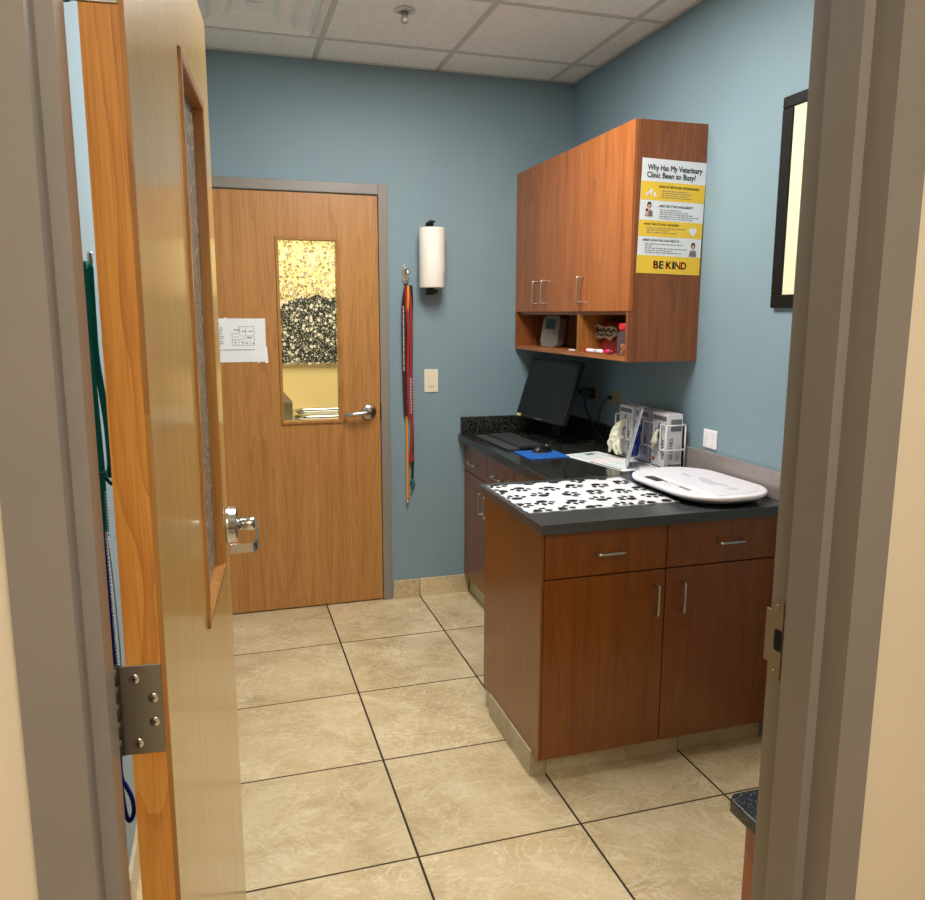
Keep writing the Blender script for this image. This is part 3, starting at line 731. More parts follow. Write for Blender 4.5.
jr = thing('treat_jar', 'clear jar of wrapped treats with red lid by right cubby end', 'jar', (-.262, -1.132, 1.375))
bm = BM(); lathe(bm, [(.0, .001), (.037, .001), (.039, .006), (.039, .088), (.030, .100), (.026, .102)], 24); obj('jar_body', bm, m_jar, jr)
bm = BM(); lathe(bm, [(.0, .102), (.030, .102), (.032, .106), (.032, .126), (.028, .131), (0, .131)], 24); obj('lid', bm, m_redcap, jr)
bm = BM()
for i in range(26):
    a = random.random()*2*PI; r = random.random()**.5*.026; z = .010+.034*random.random()
    bmesh.ops.create_icosphere(bm, subdivisions=1, radius=random.uniform(.007, .0095), matrix=Matrix.Translation((r*math.cos(a), r*math.sin(a), z)))
for f in bm.faces: f.material_index = 0 if (int(f.calc_center_median().z*900)+int(f.calc_center_median().x*500)) % 3 else 1
tr_ = obj('treats', bm, [m_gold, m_redcap], jr); tr_['kind'] = 'stuff'
mk = thing('marker_pen', 'white marker with red end lying along the right cubby front', 'marker', (-.300, -.915, 1.3852), math.radians(-88))
bm = BM(); lathe(bm, [(0, -.060), (.0075, -.060), (.0085, -.056), (.0085, .012), (.006, .016), (0, .016)], 16, axis='x'); obj('barrel', bm, m_white, mk)
bm = BM(); lathe(bm, [(0, -.075), (.006, -.075), (.0088, -.071), (.0088, -.054), (0, -.054)], 16, axis='x'); obj('end_plug', bm, m_redcap, mk)
bm = BM(); lathe(bm, [(0, .014), (.0092, .014), (.0092, .066), (.007, .074), (0, .074)], 16, axis='x'); obj('cap', bm, m_white, mk)
mk2 = thing('highlighter_pen', 'magenta capped pen with dark red barrel lying by the jar', 'pen', (-.288, -1.035, 1.3857), math.radians(-94))
bm = BM(); lathe(bm, [(0, -.035), (.0085, -.035), (.0102, -.03), (.0102, .01), (0, .01)], 16, axis='x'); obj('cap', bm, m_magenta, mk2)
bm = BM(); lathe(bm, [(0, .01), (.009, .01), (.009, .03), (.006, .034), (0, .034)], 16, axis='x'); obj('barrel', bm, m_treatred, mk2)

# ------------------------------------------------------------------ monitor, keyboard, mouse
yaw, tilt = .146, .319
al = Vector((math.sin(yaw), -math.cos(yaw), 0)); bk = Vector((math.cos(yaw), math.sin(yaw), 0))
BL = Vector((-.346, -.100, 1.003)); mw_, mh_ = .463, .328
base = BL+al*mw_/2+bk*.10; base.z = .9
mo = thing('monitor', 'black flat monitor tilted back on the granite worktop, screen off', 'monitor', base, math.atan2(al.y, al.x))
zo = 1.003-.9; yo = -.10
def mtilt(bm):
    bmesh.ops.rotate(bm, verts=bm.verts, cent=(0, 0, 0), matrix=Matrix.Rotation(-tilt, 3, 'X')); bmesh.ops.translate(bm, verts=bm.verts, vec=(0, yo, zo))
bm = BM(); prism(bm, rrect(-mw_/2, mw_/2, 0, mh_, .008, 3), 'xz', 0, .028, bev=.004); mtilt(bm); obj('housing', bm, m_black, mo)
bm = BM(); box(bm, -mw_/2+.014, mw_/2-.014, -.0012, .001, .020, mh_-.014); mtilt(bm); obj('screen', bm, m_screen, mo)
bm = BM(); flat(bm, [(-mw_/2+.01, .003), (-mw_/2+.055, .003), (-mw_/2+.055, .017), (-mw_/2+.01, .017)], 'xz', -.0015); mtilt(bm); obj('sticker', bm, plain('yellow_sticker', S(214, 206, 120), .5), mo, label='small pale yellow sticker')
bm = BM(); box(bm, -.03, .03, -.002, .001, .005, .009); mtilt(bm); obj('badge', bm, m_greyink, mo)
bm = BM(); prism(bm, rrect(-.12, .12, -.10, .08, .03, 5), 'xy', .0002, .012, bev=.003); obj('stand_foot', bm, m_black, mo)
bm = BM(); box(bm, -.035, .035, .005, .035, .011, .19, .006); box(bm, -.05, .05, -.03, .012, .13, .21, .006); obj('stand_neck', bm, m_black, mo)
kb = thing('keyboard', 'black computer keyboard with wrist rest on the granite worktop', 'keyboard', (-.462, -.365, .9), math.radians(-88))
bm = BM(); prism(bm, rrect(-.225, .225, -.055, .09, .01, 3), 'xy', .0003, .014, bev=.003); obj('keyboard_base', bm, m_black, kb)
bm = BM(); prism(bm, rrect(-.225, .225, -.118, -.054, .012, 3), 'xy', .0003, .011, bev=.003); obj('wrist_rest', bm, plain('dark_grey_rest', S(58, 58, 59), .6), kb)
bm = BM()
for r in range(6):
    x = -.214
    while x < .205:
        w_ = .0165 if not (r == 0 and -.12 < x < -.10) else .10
        box(bm, x, x+w_, -.048+r*.0215, -.048+r*.0215+.0165, .013, .0175, .002); x += w_+.0035
kk = obj('keys', bm, plain('key_plastic', S(46, 46, 47), .55), kb)
bm = BM(); prism(bm, rrect(-.105, .105, -.098, .098, .012, 4), 'xy', 0, .004, bev=.001)
o = solo('mouse_pad', bm, m_bluepad, 'bright blue mouse pad on the granite worktop', 'mouse pad', (-.457, -.725, .9003), world=False); o.rotation_euler.z = math.radians(92)
ms = thing('computer_mouse', 'black computer mouse on the blue mouse pad', 'mouse', (-.435, -.685, .9044), math.radians(-70))
bm = BM(); bmesh.ops.create_uvsphere(bm, u_segments=24, v_segments=16, radius=1)
for v in bm.verts:
    v.co.x *= .031; v.co.y *= .056; v.co.z = max(0.0, v.co.z)*.033*(1-.15*(v.co.y/.056)) 
for f in bm.faces: f.smooth = True
obj('mouse_body', bm, m_black, ms)
bm = BM(); lathe(bm, [(0, -.004), (.007, -.004), (.008, 0), (.007, .004), (0, .004)], 14, (0, .028, .027), 'x'); obj('scroll_wheel', bm, m_steel, ms)
bm = BM(); prism(bm, ell(0, 0, .0325, .0575, 28), 'xy', .0, .004); obj('silver_band', bm, m_nickel, ms)

# outlets, adapter, cords on the right wall
def outlet(yc, zc, label, parts=True):
    t = thing('wall_outlet', label, 'outlet', (0, yc, zc))
    bm = BM(); prism(bm, rrect(-.058, .058, -.036, .036, .004, 3), 'yz', -.006, -.0003, bev=.0015); obj('cover_plate', bm, m_beige_pl, t)
    for s_ in (-1, 1):
        bm = BM(); prism(bm, rrect(s_*.024-.016, s_*.024+.016, -.014, .014, .008, 4), 'yz', -.0075, -.005); r = obj('receptacle', bm, m_beige_pl, t)
        bm = BM()
        for k in (-.0055, .0055): box(bm, -.0082, -.0072, s_*.024-.006, s_*.024+.006, k-.001, k+.001)
        obj('slot', bm, m_ink, r)
    return t
outlet(-.565, 1.135, 'beige sideways outlet with thin cord, right of black adapter')
outlet(-.325, 1.128, 'beige outlet mostly covered by the black power adapter')
ad = thing('power_adapter', 'black power adapter plugged into wall outlet beside monitor', 'adapter', (-.0085, -.315, 1.135))
bm = BM(); box(bm, -.036, 0, -.058, .048, -.026, .024, .006, seg=2); obj('adapter_body', bm, m_black, ad)
bm = BM(); box(bm, -.034, -.01, -.07+.128, .09, -.012, .014, .006); obj('cable_plug', bm, m_black, ad)
bm = BM(); tube(bm, smoothpts([(-.030, .0, -.026), (-.033, -.01, -.07), (-.035, -.07, -.12), (-.05, -.18, -.175), (-.05, -.26, -.218), (-.075, -.30, -.2295), (-.09, -.27, -.2295)], 6), .0042, 8); obj('cable', bm, m_black, ad)
bm = BM()
tube(bm, smoothpts([(-.0135, -.541, 1.135), (-.03, -.53, 1.128), (-.034, -.50, 1.10), (-.038, -.478, 1.04), (-.04, -.472, .96), (-.045, -.47, .91), (-.065, -.455, .905), (-.085, -.45, .905)], 6), .0035, 8)
box(bm, -.026, -.0078, -.551, -.531, 1.126, 1.144, .003)
solo('power_cable', bm, m_black, 'thin black cord plugged in the beige outlet and drooping to worktop', 'cord', (-.04, -.47, .9))

# ------------------------------------------------------------------ glove rack
GR = (-.07, -1.01, .901)
gr = thing('glove_rack', 'white wire rack holding three glove boxes upright', 'rack', GR)
bm = BM(); r = .0034; xf, xb = -.117, -.027
ys = (-.796, -.944, -1.087, -1.2285)
for y in (ys[0], ys[3]):
    for z in (.986, 1.09): tube(bm, [(xf, y, z), (xb+.0, y, z)], r, 6)
    tube(bm, [(xb, y, .905), (xb, y, 1.09)], r, 6); tube(bm, [(xf, y, .905), (xb, y, .905)], r, 6)
    tube(bm, [(xf, y, .905), (xf, y, 1.09)], r, 6)
for y in (ys[1], ys[2]): tube(bm, [(xb, y, 1.09), (xb, y, .905), (xf, y, .905)], r, 6)
tube(bm, [(xb, ys[0], 1.09), (xb, ys[3], 1.09)], r, 6); tube(bm, [(xb, ys[0], .986), (xb, ys[3], .986)], r, 6)
tube(bm, [(xf, ys[0], .905), (xf, ys[3], .905)], r, 6); tube(bm, [(xb, ys[0], .905), (xb, ys[3], .905)], r, 6)
obj('frame', bm, m_wire, gr, shift=GR)
for i in range(3):        # front bracket of each compartment: two side hooks that hold the box edges
    bm = BM(); a, b_ = ys[i]-.006, ys[i+1]+.006
    for e, s_ in ((a, -1), (b_, 1)):
        tube(bm, smoothpts([(xf, e, 1.09), (xf, e+s_*.036, 1.09), (xf, e+s_*.040, 1.085), (xf, e+s_*.040, .991), (xf, e+s_*.036, .986), (xf, e, .986)], 3), r, 6)
    obj('bracket', bm, m_wire, gr, shift=GR)
def glove(bm, top, n=5, ln=.11, spread=.022, droop=(-.02, 0), rr=.0105, fat=1.0):
    random.seed(int(abs(top[1])*1000)+n)
    T0 = Vector(top)
    path = smoothpts([T0+Vector((.02, 0, .004)), T0+Vector((-.004, 0, .002)), T0+Vector((droop[0]*.75, droop[1]*.4, -ln*.20)), T0+Vector((droop[0]*.9, droop[1]*.9, -ln*.5)), T0+Vector((droop[0], droop[1], -ln*.72))], 4)
    prof = [.004, .008, .011, .013, .012, .014, .016, .017, .018, .020, .023, .026, .028, .029, .028, .024, .016]
    tube(bm, path, [p*fat for p in prof], 12)
    for v in bm.verts:          # crumple
        v.co += Vector((mnoise.noise(v.co*70), mnoise.noise(v.co*70+Vector((9, 1, 4))), .4*mnoise.noise(v.co*70+Vector((3, 8, 2)))))*.009*fat
    for k in range(n):
        a = (k-(n-1)/2)/max(1, n-1); l = ln*random.uniform(.38, .62)
        p = T0+Vector((droop[0]+random.uniform(-.010, .010), droop[1]+a*.040*fat, -ln*random.uniform(.45, .6)))
        tube(bm, smoothpts([p, p+Vector((random.uniform(-.016, .004), a*spread+random.uniform(-.006, .006), -l*.5)), p+Vector((random.uniform(-.016, .010), a*spread*1.6+random.uniform(-.012, .012), -l))], 4), [rr]*5+[rr*.95, rr*.9, rr*.8, rr*.5], 8)
def glove_box(i, label, mat, mglove, gl):
    yc = (ys[i]+ys[i+1])/2; loc = (-.0695, yc, .9088)
    t = thing('glove_box', label, 'box', loc, group='glove boxes in the wire rack')
    bm = BM(); box(bm, -.036, .036, -.060, .060, 0, .226, .0018)
    hole = BM(); prism(hole, ell(0, .150, .012, .036, 18), 'yz', -.0368, -.0355); obj('opening', hole, m_dark, t)
    text_bm(bm, 'GLOVES', .024, (-.0368, -.038, .03), (0, 0, 1), (0, 1, 0), mi=1, bold=.01, width=.085)
    text_bm(bm, 'GLOVES', .022, (-.008, -.0606, .035), (0, 0, 1), (-1, 0, 0), mi=1, bold=.01, width=.09)
    box(bm, -.020, .030, -.0606, -.0598, .155, .205, mi=2); box(bm, -.0366, -.0358, -.05, .05, .196, .215, mi=2)
    box(bm, -.0366, -.0358, .03, .05, .02, .035, mi=3)
    box(bm, -.030, .032, -.0606, -.0598, .006, .016, mi=2); 
    for q in range(4): box(bm, .006+q*.006, .0075+q*.006, -.0606, -.0598, .03, .03+.05+.02*(q % 2), mi=2)
    obj('carton', bm, [mat, m_ink, m_greyink, m_red], t)
    if gl:
        bm = BM(); glove(bm, (-.040, .0, .150+gl.get('dz', 0)), ln=gl['ln'], droop=gl['droop'], n=gl.get('n', 5), rr=gl.get('rr', .0105), fat=gl.get('fat', 1), spread=gl.get('sp', .022)); o = obj('glove', bm, mglove, t, label=gl['label'])
        md = o.modifiers.new('rem', 'REMESH'); md.mode = 'VOXEL'; md.voxel_size = .0032
        for f in o.data.polygons: f.use_smooth = True
        md.use_smooth_shade = True
    return t
glove_box(0, 'glove box nearest the monitor with large cream gloves hanging out', m_boxw, m_latex, dict(ln=.125, droop=(-.054, -.014), dz=.0, n=6, rr=.0100, fat=1.15, sp=.026, label='bunch of cream latex gloves'))
glove_box(1, 'lilac glove box in the middle of rack with blue glove', m_boxl, m_blueglove, dict(ln=.125, droop=(-.020, .004), n=3, fat=.60, rr=.009, sp=.012, label='blue nitrile glove'))
glove_box(2, 'white glove box at the scale end of rack with cream glove tip', m_boxw, m_latex, dict(ln=.075, droop=(-.020, .002), n=1, rr=.007, fat=.5, sp=.006, label='cream glove tip'))

# acrylic sign stand
d = Vector((.45, .89, 0)).normalized(); nb = Vector((.89, -.45, 0)).normalized()
P0 = Vector((-.249, -1.150, .9025))
sh_ = thing('sign_holder', 'clear slanted acrylic sign holder in front of the glove rack', 'sign holder', P0, math.atan2(d.y, d.x))
# local x along the panel, local -y leans back
def lean(bm, a=.22): bmesh.ops.rotate(bm, verts=bm.verts, cent=(0, 0, 0), matrix=Matrix.Rotation(a, 3, 'X'))
bm = BM(); box(bm, 0, .16, -.002, .002, 0, .265, .0008); lean(bm); obj('panel', bm, m_acrylic, sh_)
bm = BM(); box(bm, .004, .156, -.0010, .0010, .006, .258); 
for i in range(11): box(bm, .02, .02+.115*random.uniform(.6, 1), .0009, .0016, .05+i*.017, .057+i*.017, mi=1)
lean(bm); obj('insert_sheet', bm, [m_paper, m_greyink], sh_)
bm = BM(); box(bm, 0, .16, -.052, 0, -.0005, .0025, .0008); obj('foot', bm, m_acrylic, sh_)
# printed sheet on worktop
ps = thing('printed_sheet', 'white printed sheet with teal and pink lines under the sign holder', 'paper', (-.235, -.955, .9003), math.radians(12))
bm = BM(); prism(bm, rrect(-.095, .112, -.215, .215, .012, 3), 'xy', 0, .0012); obj('sheet', bm, m_paper, ps)
bm = BM(); z = .0015
def bar(x0, x1, y0, y1, mi): flat(bm, [(x0, y0), (x1, y0), (x1, y1), (x0, y1)], 'xy', z, mi)
for i in range(16):
    y = .19-i*.024; mi = 1 if 6 <= i <= 9 else 0
    for x0, x1 in ((-.075, -.02), (-.012, .045), (.052, .10)): bar(x0, x1-random.random()*.012, y, y+.008, mi)
bar(.01, .06, .155, .185, 2); bar(-.090, -.079, -.19, .02, 3)
obj('print', bm, [plain('pale_teal_ink', S(150, 190, 190), .7), plain('pale_pink_ink', S(226, 196, 190), .7), m_teal, m_ink], ps)

# ------------------------------------------------------------------ paw mat
MT = (-.64, -1.505, .9002)
mt = thing('paw_print_mat', 'white quilted mat with black paw prints on the peninsula worktop', 'mat', MT)
bm = BM(); x0, x1, y0, y1 = -.916, -.354, -1.712, -1.290; nx, ny = 36, 28
grid = [[None]*(ny+1) for _ in range(nx+1)]
def qz(x, y): return .0030+.0016*abs(math.sin(PI*(x-x0)/.09)*math.sin(PI*(y-y0)/.085))**.4
for i in range(nx+1):
    for j in range(ny+1):
        x = x0+(x1-x0)*i/nx; y = y0+(y1-y0)*j/ny
        e = .003*math.sin(j*1.7) if i in (0, nx) else 0; e2 = .003*math.sin(i*1.3) if j in (0, ny) else 0
        grid[i][j] = bm.verts.new((x+e, y+e2, MT[2]+(qz(x, y) if 0 < i < nx and 0 < j < ny else .0018)))
for i in range(nx):
    for j in range(ny):
        f = bm.faces.new((grid[i][j], grid[i+1][j], grid[i+1][j+1], grid[i][j+1])); f.smooth = True
b0 = [bm.verts.new((v.co.x, v.co.y, MT[2])) for v in [grid[i][0] for i in range(nx+1)]+[grid[nx][j] for j in range(1, ny+1)]+[grid[i][ny] for i in range(nx-1, -1, -1)]+[grid[0][j] for j in range(ny-1, 0, -1)]]
rim = [grid[i][0] for i in range(nx+1)]+[grid[nx][j] for j in range(1, ny+1)]+[grid[i][ny] for i in range(nx-1, -1, -1)]+[grid[0][j] for j in range(ny-1, 0, -1)]
for k in range(len(rim)): bm.faces.new((rim[k], rim[(k+1) % len(rim)], b0[(k+1) % len(rim)], b0[k]))
cloth = bm
PW_ = [(-.82,-1.387),(-.712,-1.407),(-.609,-1.392),(-.511,-1.409),(-.405,-1.382),(-.884,-1.51),(-.781,-1.495),(-.678,-1.512),(-.578,-1.502),(-.475,-1.514),(-.388,-1.496),(-.817,-1.602),(-.71,-1.621),(-.604,-1.609),(-.507,-1.628),(-.403,-1.61),(-.902,-1.618),(-.882,-1.31),(-.905,-1.405),(-.868,-1.708),(-.777,-1.701),(-.681,-1.712),(-.566,-1.708),(-.473,-1.710),(-.391,-1.706),(-.76,-1.305),(-.655,-1.302),(-.55,-1.308),(-.45,-1.30)]
random.seed(11)
def clip(poly):
    for ax, lim, sg in ((0, x0+.001, 1), (0, x1-.001, -1), (1, y0+.001, 1), (1, y1-.001, -1)):
        out = []
        for k in range(len(poly)):
            a, b_ = poly[k], poly[(k+1) % len(poly)]; ia, ib = (a[ax]-lim)*sg >= 0, (b_[ax]-lim)*sg >= 0
            if ia: out.append(a)
            if ia != ib:
                t_ = (lim-a[ax])/(b_[ax]-a[ax]); out.append((a[0]+t_*(b_[0]-a[0]), a[1]+t_*(b_[1]-a[1])))
        poly = out
        if len(poly) < 3: return None
    return poly
for k, (cx_, cy_) in enumerate(PW_):
    ro = random.choice((0, .5, 1.6, 2.8, 3.6, 4.7))+random.uniform(-.3, .3); s_ = 1.2
    def put(px_, py_, rx, ry, r0):
        x = cx_+s_*(px_*math.cos(ro)-py_*math.sin(ro)); y = cy_+s_*(px_*math.sin(ro)+py_*math.cos(ro))
        q = clip(ell(x, y, rx*s_, ry*s_, 14, ro+r0))
        if q: cloth.faces.new([cloth.verts.new((a, b_, MT[2]+.0052)) for a, b_ in q]).material_index = 1
    put(0, -.011, .0175, .014, 0)
    for px_, py_, r0 in ((-.026, .004, .5), (-.0105, .020, .15), (.0105, .020, -.15), (.026, .004, -.5)): put(px_, py_, .0075, .0115, r0)
obj('quilted_cloth', cloth, [m_fabw, m_fabk], mt, shift=MT)

# ------------------------------------------------------------------ baby scale
SCL = (-.208, -1.590, .9)
scl = thing('baby_scale', 'white rounded digital pet scale on the peninsula worktop', 'scale', SCL, math.radians(2))
def shell(bm, hx_, hy_, levels, rad, n=10, mi=0):
    rings = []
    for off, z in levels:
        rings.append([bm.verts.new((x, y, z)) for x, y in rrect(-hx_+off, hx_-off, -hy_+off, hy_-off, max(.02, rad-off), n)])
    for A, B in zip(rings, rings[1:]):
        for k in range(len(A)):
            f = bm.faces.new((A[k], A[(k+1) % len(A)], B[(k+1) % len(A)], B[k])); f.smooth = True; f.material_index = mi
    bm.faces.new(rings[0]).material_index = mi; f = bm.faces.new(rings[-1]); f.material_index = mi
hx_, hy_ = .176, .264
bm = BM(); shell(bm, hx_, hy_, [(.014, .0245), (.003, .0275), (0, .0325), (.001, .0390), (.005, .0418), (.012, .0425)], .15); obj('platform', bm, m_white, scl)
bm = BM(); shell(bm, hx_, hy_, [(.050, .008), (.026, .014), (.014, .0240), (.03, .0243)], .15); obj('underside', bm, m_greyink, scl)
bm = BM()
def rz(x, y, hx2, hy2, rad): pass
pl = [(-.085, -.235), (.04, -.235), (.10, -.215), (.145, -.16), (.150, -.06), (.150, .06), (.145, .16), (.10, .215), (.04, .235), (-.085, .235)]
prism(bm, pl, 'xy', .0415, .0445, bev=.0012); obj('weighing_tray', bm, m_white2, scl)
bm = BM(); prism(bm, rrect(-.158, -.105, -.045, .125, .012, 4), 'xy', .0415, .0432); obj('control_panel', bm, plain('pale_grey_panel', S(214, 210, 216), .35), scl)
bm = BM(); prism(bm, rrect(-.150, -.112, .030, .112, .004, 3), 'xy', .0425, .0445); obj('display', bm, m_screen, scl, label='dark rectangular display')
for k in range(3):
    bm = BM(); prism(bm, ell(-.143, .012-k*.021, .0055, .0065), 'xy', .0425, .0448); obj('button', bm, m_white, scl)
    bm = BM(); prism(bm, ell(-.122, .012-k*.021, .0045, .006), 'xy', .0425, .0448); obj('button', bm, m_greyink if k < 1 else m_white, scl)
bm = BM()
for k in range(6): box(bm, -.128+random.uniform(-.001, .001), -.114, -.075-k*.011, -.069-k*.011, .0425, .0436)
obj('printed_name', bm, m_greyink, scl)
bm = BM()
prism(bm, [(-.01, -.09), (.0, -.03), (.02, .02), (.045, .04), (.05, .0), (.04, -.05), (.05, -.12), (.03, -.13), (.02, -.10)], 'xy', .0445, .04465)
prism(bm, ell(.03, -.165, .018, .022), 'xy', .0445, .04465); prism(bm, [(.0, .05), (.02, .055), (.03, .12), (.015, .125)], 'xy', .0445, .04465)
obj('printed_outline', bm, plain('faint_grey_print', S(196, 192, 200), .4), scl)
for sx_ in (-1, 1):
    for sy_ in (-1, 1):
        bm = BM(); lathe(bm, [(0, .0002), (.014, .0002), (.015, .012), (0, .012)], 14, (sx_*.10, sy_*.17, 0)); obj('foot', bm, m_black, scl)

# ------------------------------------------------------------------ right wall plate and framed picture
sw = thing('wall_plate', 'small white double rocker plate above the grey backsplash', 'switch plate', (0, -1.3675, 1.052))
bm = BM(); prism(bm, rrect(-.044, .044, -.037, .037, .003, 3), 'yz', -.006, -.0003, bev=.0015); obj('cover_plate', bm, m_white, sw)
for s_ in (-1, 1):
    bm = BM(); box(bm, -.0078, -.005, s_*.0195-.0125, s_*.0195+.0125, -.031, .031, .001); obj('rocker', bm, plain('rocker_white', S(232, 228, 232), .3), sw)
PF = (0, -1.925, 1.563)
pf = thing('picture_frame', 'tall black framed cream picture on the right wall by the doorway', 'picture', PF)
a0, a1, b0_, b1_ = -2.20, -1.687, 1.565, 2.256; fw_ = .052
bm = BM()
for q in ((a0, a1, b0_, b0_+fw_*.85), (a0, a1, b1_-fw_*.72, b1_), (a0, a0+fw_, b0_+fw_*.85, b1_-fw_*.72), (a1-fw_, a1, b0_+fw_*.85, b1_-fw_*.72)): box(bm, -.018, -.001, *q, .003)
obj('frame', bm, m_blackg, pf, shift=PF)
bm = BM(); box(bm, -.012, -.002, a0+.04, a1-.04, b0_+.035, b1_-.03); obj('picture_sheet', bm, m_cream, pf, shift=PF)
bm = BM(); box(bm, -.0155, -.0145, a0+.045, a1-.045, b0_+.04, b1_-.034); obj('pane', bm, m_glass, pf, shift=PF)

# ------------------------------------------------------------------ back wall hangings
TR = (-.806, -.082, 1.675)
th_ = thing('mounted_towel_holder', 'black upright wall holder for the paper towel roll', 'holder', (-.806, 0, 1.66))
bm = BM(); box(bm, -.012, .012, -.008, 0, -.02, .345, .002); box(bm, -.014, .014, -.09, -.004, -.020, -.008, .003); lathe(bm, [(0, -.012), (.028, -.012), (.03, -.004), (.03, .006), (0, .008)], 20, (0, -.082, 0)); box(bm, -.007, .007, -.086, -.004, .342, .350, .002); obj('bracket', bm, m_black, th_)
bm = BM(); lathe(bm, [(0, .004), (.009, .004), (.009, .336), (.017, .339), (.017, .347), (0, .347)], 16, (0, -.082, 0)); obj('spindle', bm, m_black, th_)
tr2 = thing('paper_towel_roll', 'white paper towel roll on the black wall holder', 'paper towel', TR)
bm = BM()
prof = [(.022, .0), (.064, .0), (.0655, .004), (.0655, .293), (.064, .297), (.022, .297), (.022, .0)]
lathe(bm, prof, 40, caps=False); obj('roll', bm, m_towel, tr2)
bm = BM()
pts = [(.0664*math.cos(a), .0664*math.sin(a)) for a in [math.radians(t_) for t_ in range(-70, 15, 8)]]+[(.073, .012), (.073, .03)]
vs = [[bm.verts.new((x, y, z)) for z in (.075, .292)] for x, y in pts]
for A, B in zip(vs, vs[1:]):
    f = bm.faces.new((A[0], B[0], B[1], A[1])); f.smooth = True
obj('loose_sheet', bm, m_towel, tr2)
ls = thing('light_switch', 'ivory rocker light switch on the back wall right of leashes', 'light switch', (-.7915, 0, 1.192))
bm = BM(); prism(bm, rrect(-.038, .038, -.061, .061, .004, 3), 'xz', -.006, -.0003, bev=.0018); obj('cover_plate', bm, m_ivory, ls)
bm = BM(); prism(bm, rrect(-.0165, .0165, -.033, .033, .002, 2), 'xz', -.0085, -.005, bev=.001); r_ = obj('rocker', bm, m_ivory, ls)
bm = BM(); box(bm, -.013, .013, -.0102, -.0084, -.030, 0.0, .001); obj('paddle', bm, m_ivory, r_)
for s_ in (-1, 1):
    bm = BM(); lathe(bm, [(0, -.0072), (.003, -.0072), (.0032, -.006)], 10, (0, 0, s_*.048), 'y'); obj('screw', bm, m_ivory, ls)
# hook on the back wall
hk = thing('coat_hook', 'silver double wall hook holding the leashes by the back door', 'hook', (-.929, 0, 1.742))
bm = BM(); prism(bm, ell(0, .0, .0165, .050, 24), 'xz', -.006, 0, bev=.0015); obj('back_plate', bm, m_nickel, hk)
bm = BM(); tube(bm, smoothpts([(.002, -.004, .03), (.003, -.03, .028), (.004, -.042, .018), (.006, -.040, .004)], 4), [.006]*9+[.007, .009, .011, .010], 10)
tube(bm, smoothpts([(.0, -.004, -.03), (.001, -.025, -.045), (.002, -.038, -.04), (.002, -.042, -.022)], 4), .006, 10); obj('prong', bm, m_chrome, hk)

def hang(name, label, parts, loc=(-.925, -.03, 1.69), dx=-.013):
    t = thing(name, label, 'leash', loc, group='leashes hanging on the back wall hook')
    for nm, bm, m, lb in parts:
        bmesh.ops.translate(bm, verts=bm.verts, vec=(dx, 0, 0)); obj(nm, bm, m, t, shift=loc, label=lb)
    return t
bm = BM()
ribbon(bm, smoothpts([(-.912, -.036, 1.692), (-.922, -.034, 1.66), (-.930, -.030, 1.60), (-.932, -.028, 1.45), (-.930, -.026, 1.25), (-.926, -.024, 1.10), (-.922, -.022, 1.01)], 6), .018, .004)
ribbon(bm, smoothpts([(-.910, -.030, 1.690), (-.914, -.026, 1.60), (-.917, -.022, 1.45), (-.918, -.022, 1.25), (-.920, -.020, 1.02)], 6), .014, .004)
b2 = BM()
for k in range(30): 
    z = 1.575-k*.0112; box(b2, -.9365+.002*(k % 2), -.9315+.002*(k % 3 > 0), -.0325, -.0285, z, z+.0055)
hang('hanging_leash', 'dark maroon leash with white stitched dashes, leftmost strand on hook', [('strap', bm, m_maroon, None), ('white_stitching', b2, m_whiter, None)])
bm = BM()
ribbon(bm, smoothpts([(-.914, -.042, 1.685), (-.921, -.042, 1.650), (-.918, -.040, 1.58), (-.912, -.037, 1.50), (-.908, -.034, 1.43), (-.912, -.030, 1.30), (-.910, -.028, 1.10), (-.906, -.026, 1.0)], 6), .011, .004)
ribbon(bm, smoothpts([(-.909, -.042, 1.685), (-.899, -.040, 1.62), (-.893, -.036, 1.54), (-.893, -.032, 1.45), (-.895, -.028, 1.30), (-.891, -.026, 1.16), (-.890, -.024, 1.0), (-.893, -.024, .87), (-.897, -.024, .82)], 6), .013, .004)
ribbon(bm, smoothpts([(-.897, -.024, .82), (-.890, -.026, .795), (-.894, -.026, .765), (-.902, -.024, .78), (-.899, -.022, .82)], 5), .011, .004)
b2 = BM()
for k in range(12): box(b2, -.8985, -.894, -.0315, -.028, 1.20-k*.016, 1.209-k*.016)
hang('hanging_leash', 'bright red leash in two strands on the back wall hook', [('strap', bm, m_red_web, None), ('white_stitching', b2, m_whiter, None)])
bm = BM()
tube(bm, smoothpts([(-.911, -.046, 1.684), (-.911, -.050, 1.65), (-.911, -.046, 1.60), (-.911, -.026, 1.53), (-.911, -.009, 1.40), (-.913, -.008, 1.15), (-.915, -.010, .95), (-.914, -.012, .75), (-.915, -.010, .545)], 6), .0066, 8)
b2 = BM(); tube(b2, [(-.915, -.010, .547), (-.915, -.010, .532)], .0072, 8); tube(b2, smoothpts([(-.915, -.010, .534), (-.920, -.010, .520), (-.915, -.010, .506), (-.910, -.010, .520), (-.915, -.010, .534)], 4), .002, 6)
hang('hanging_slip_lead', 'orange slip lead hanging lowest, ending in a metal tip', [('cord', bm, m_orange, None), ('metal_tip', b2, m_chrome, None)])
bm = BM()
tube(bm, smoothpts([(-.900, -.038, 1.688), (-.894, -.030, 1.62), (-.894, -.022, 1.55), (-.895, -.020, 1.45), (-.896, -.014, 1.25), (-.895, -.012, 1.05), (-.892, -.011, .90), (-.892, -.011, .75), (-.895, -.011, .66)], 6), .0075, 8)
b2 = BM(); bmesh.ops.create_icosphere(b2, subdivisions=2, radius=.0135, matrix=Matrix.Translation((-.895, -.016, .653))); bmesh.ops.create_icosphere(b2, subdivisions=2, radius=.012, matrix=Matrix.Translation((-.892, -.018, .636)))
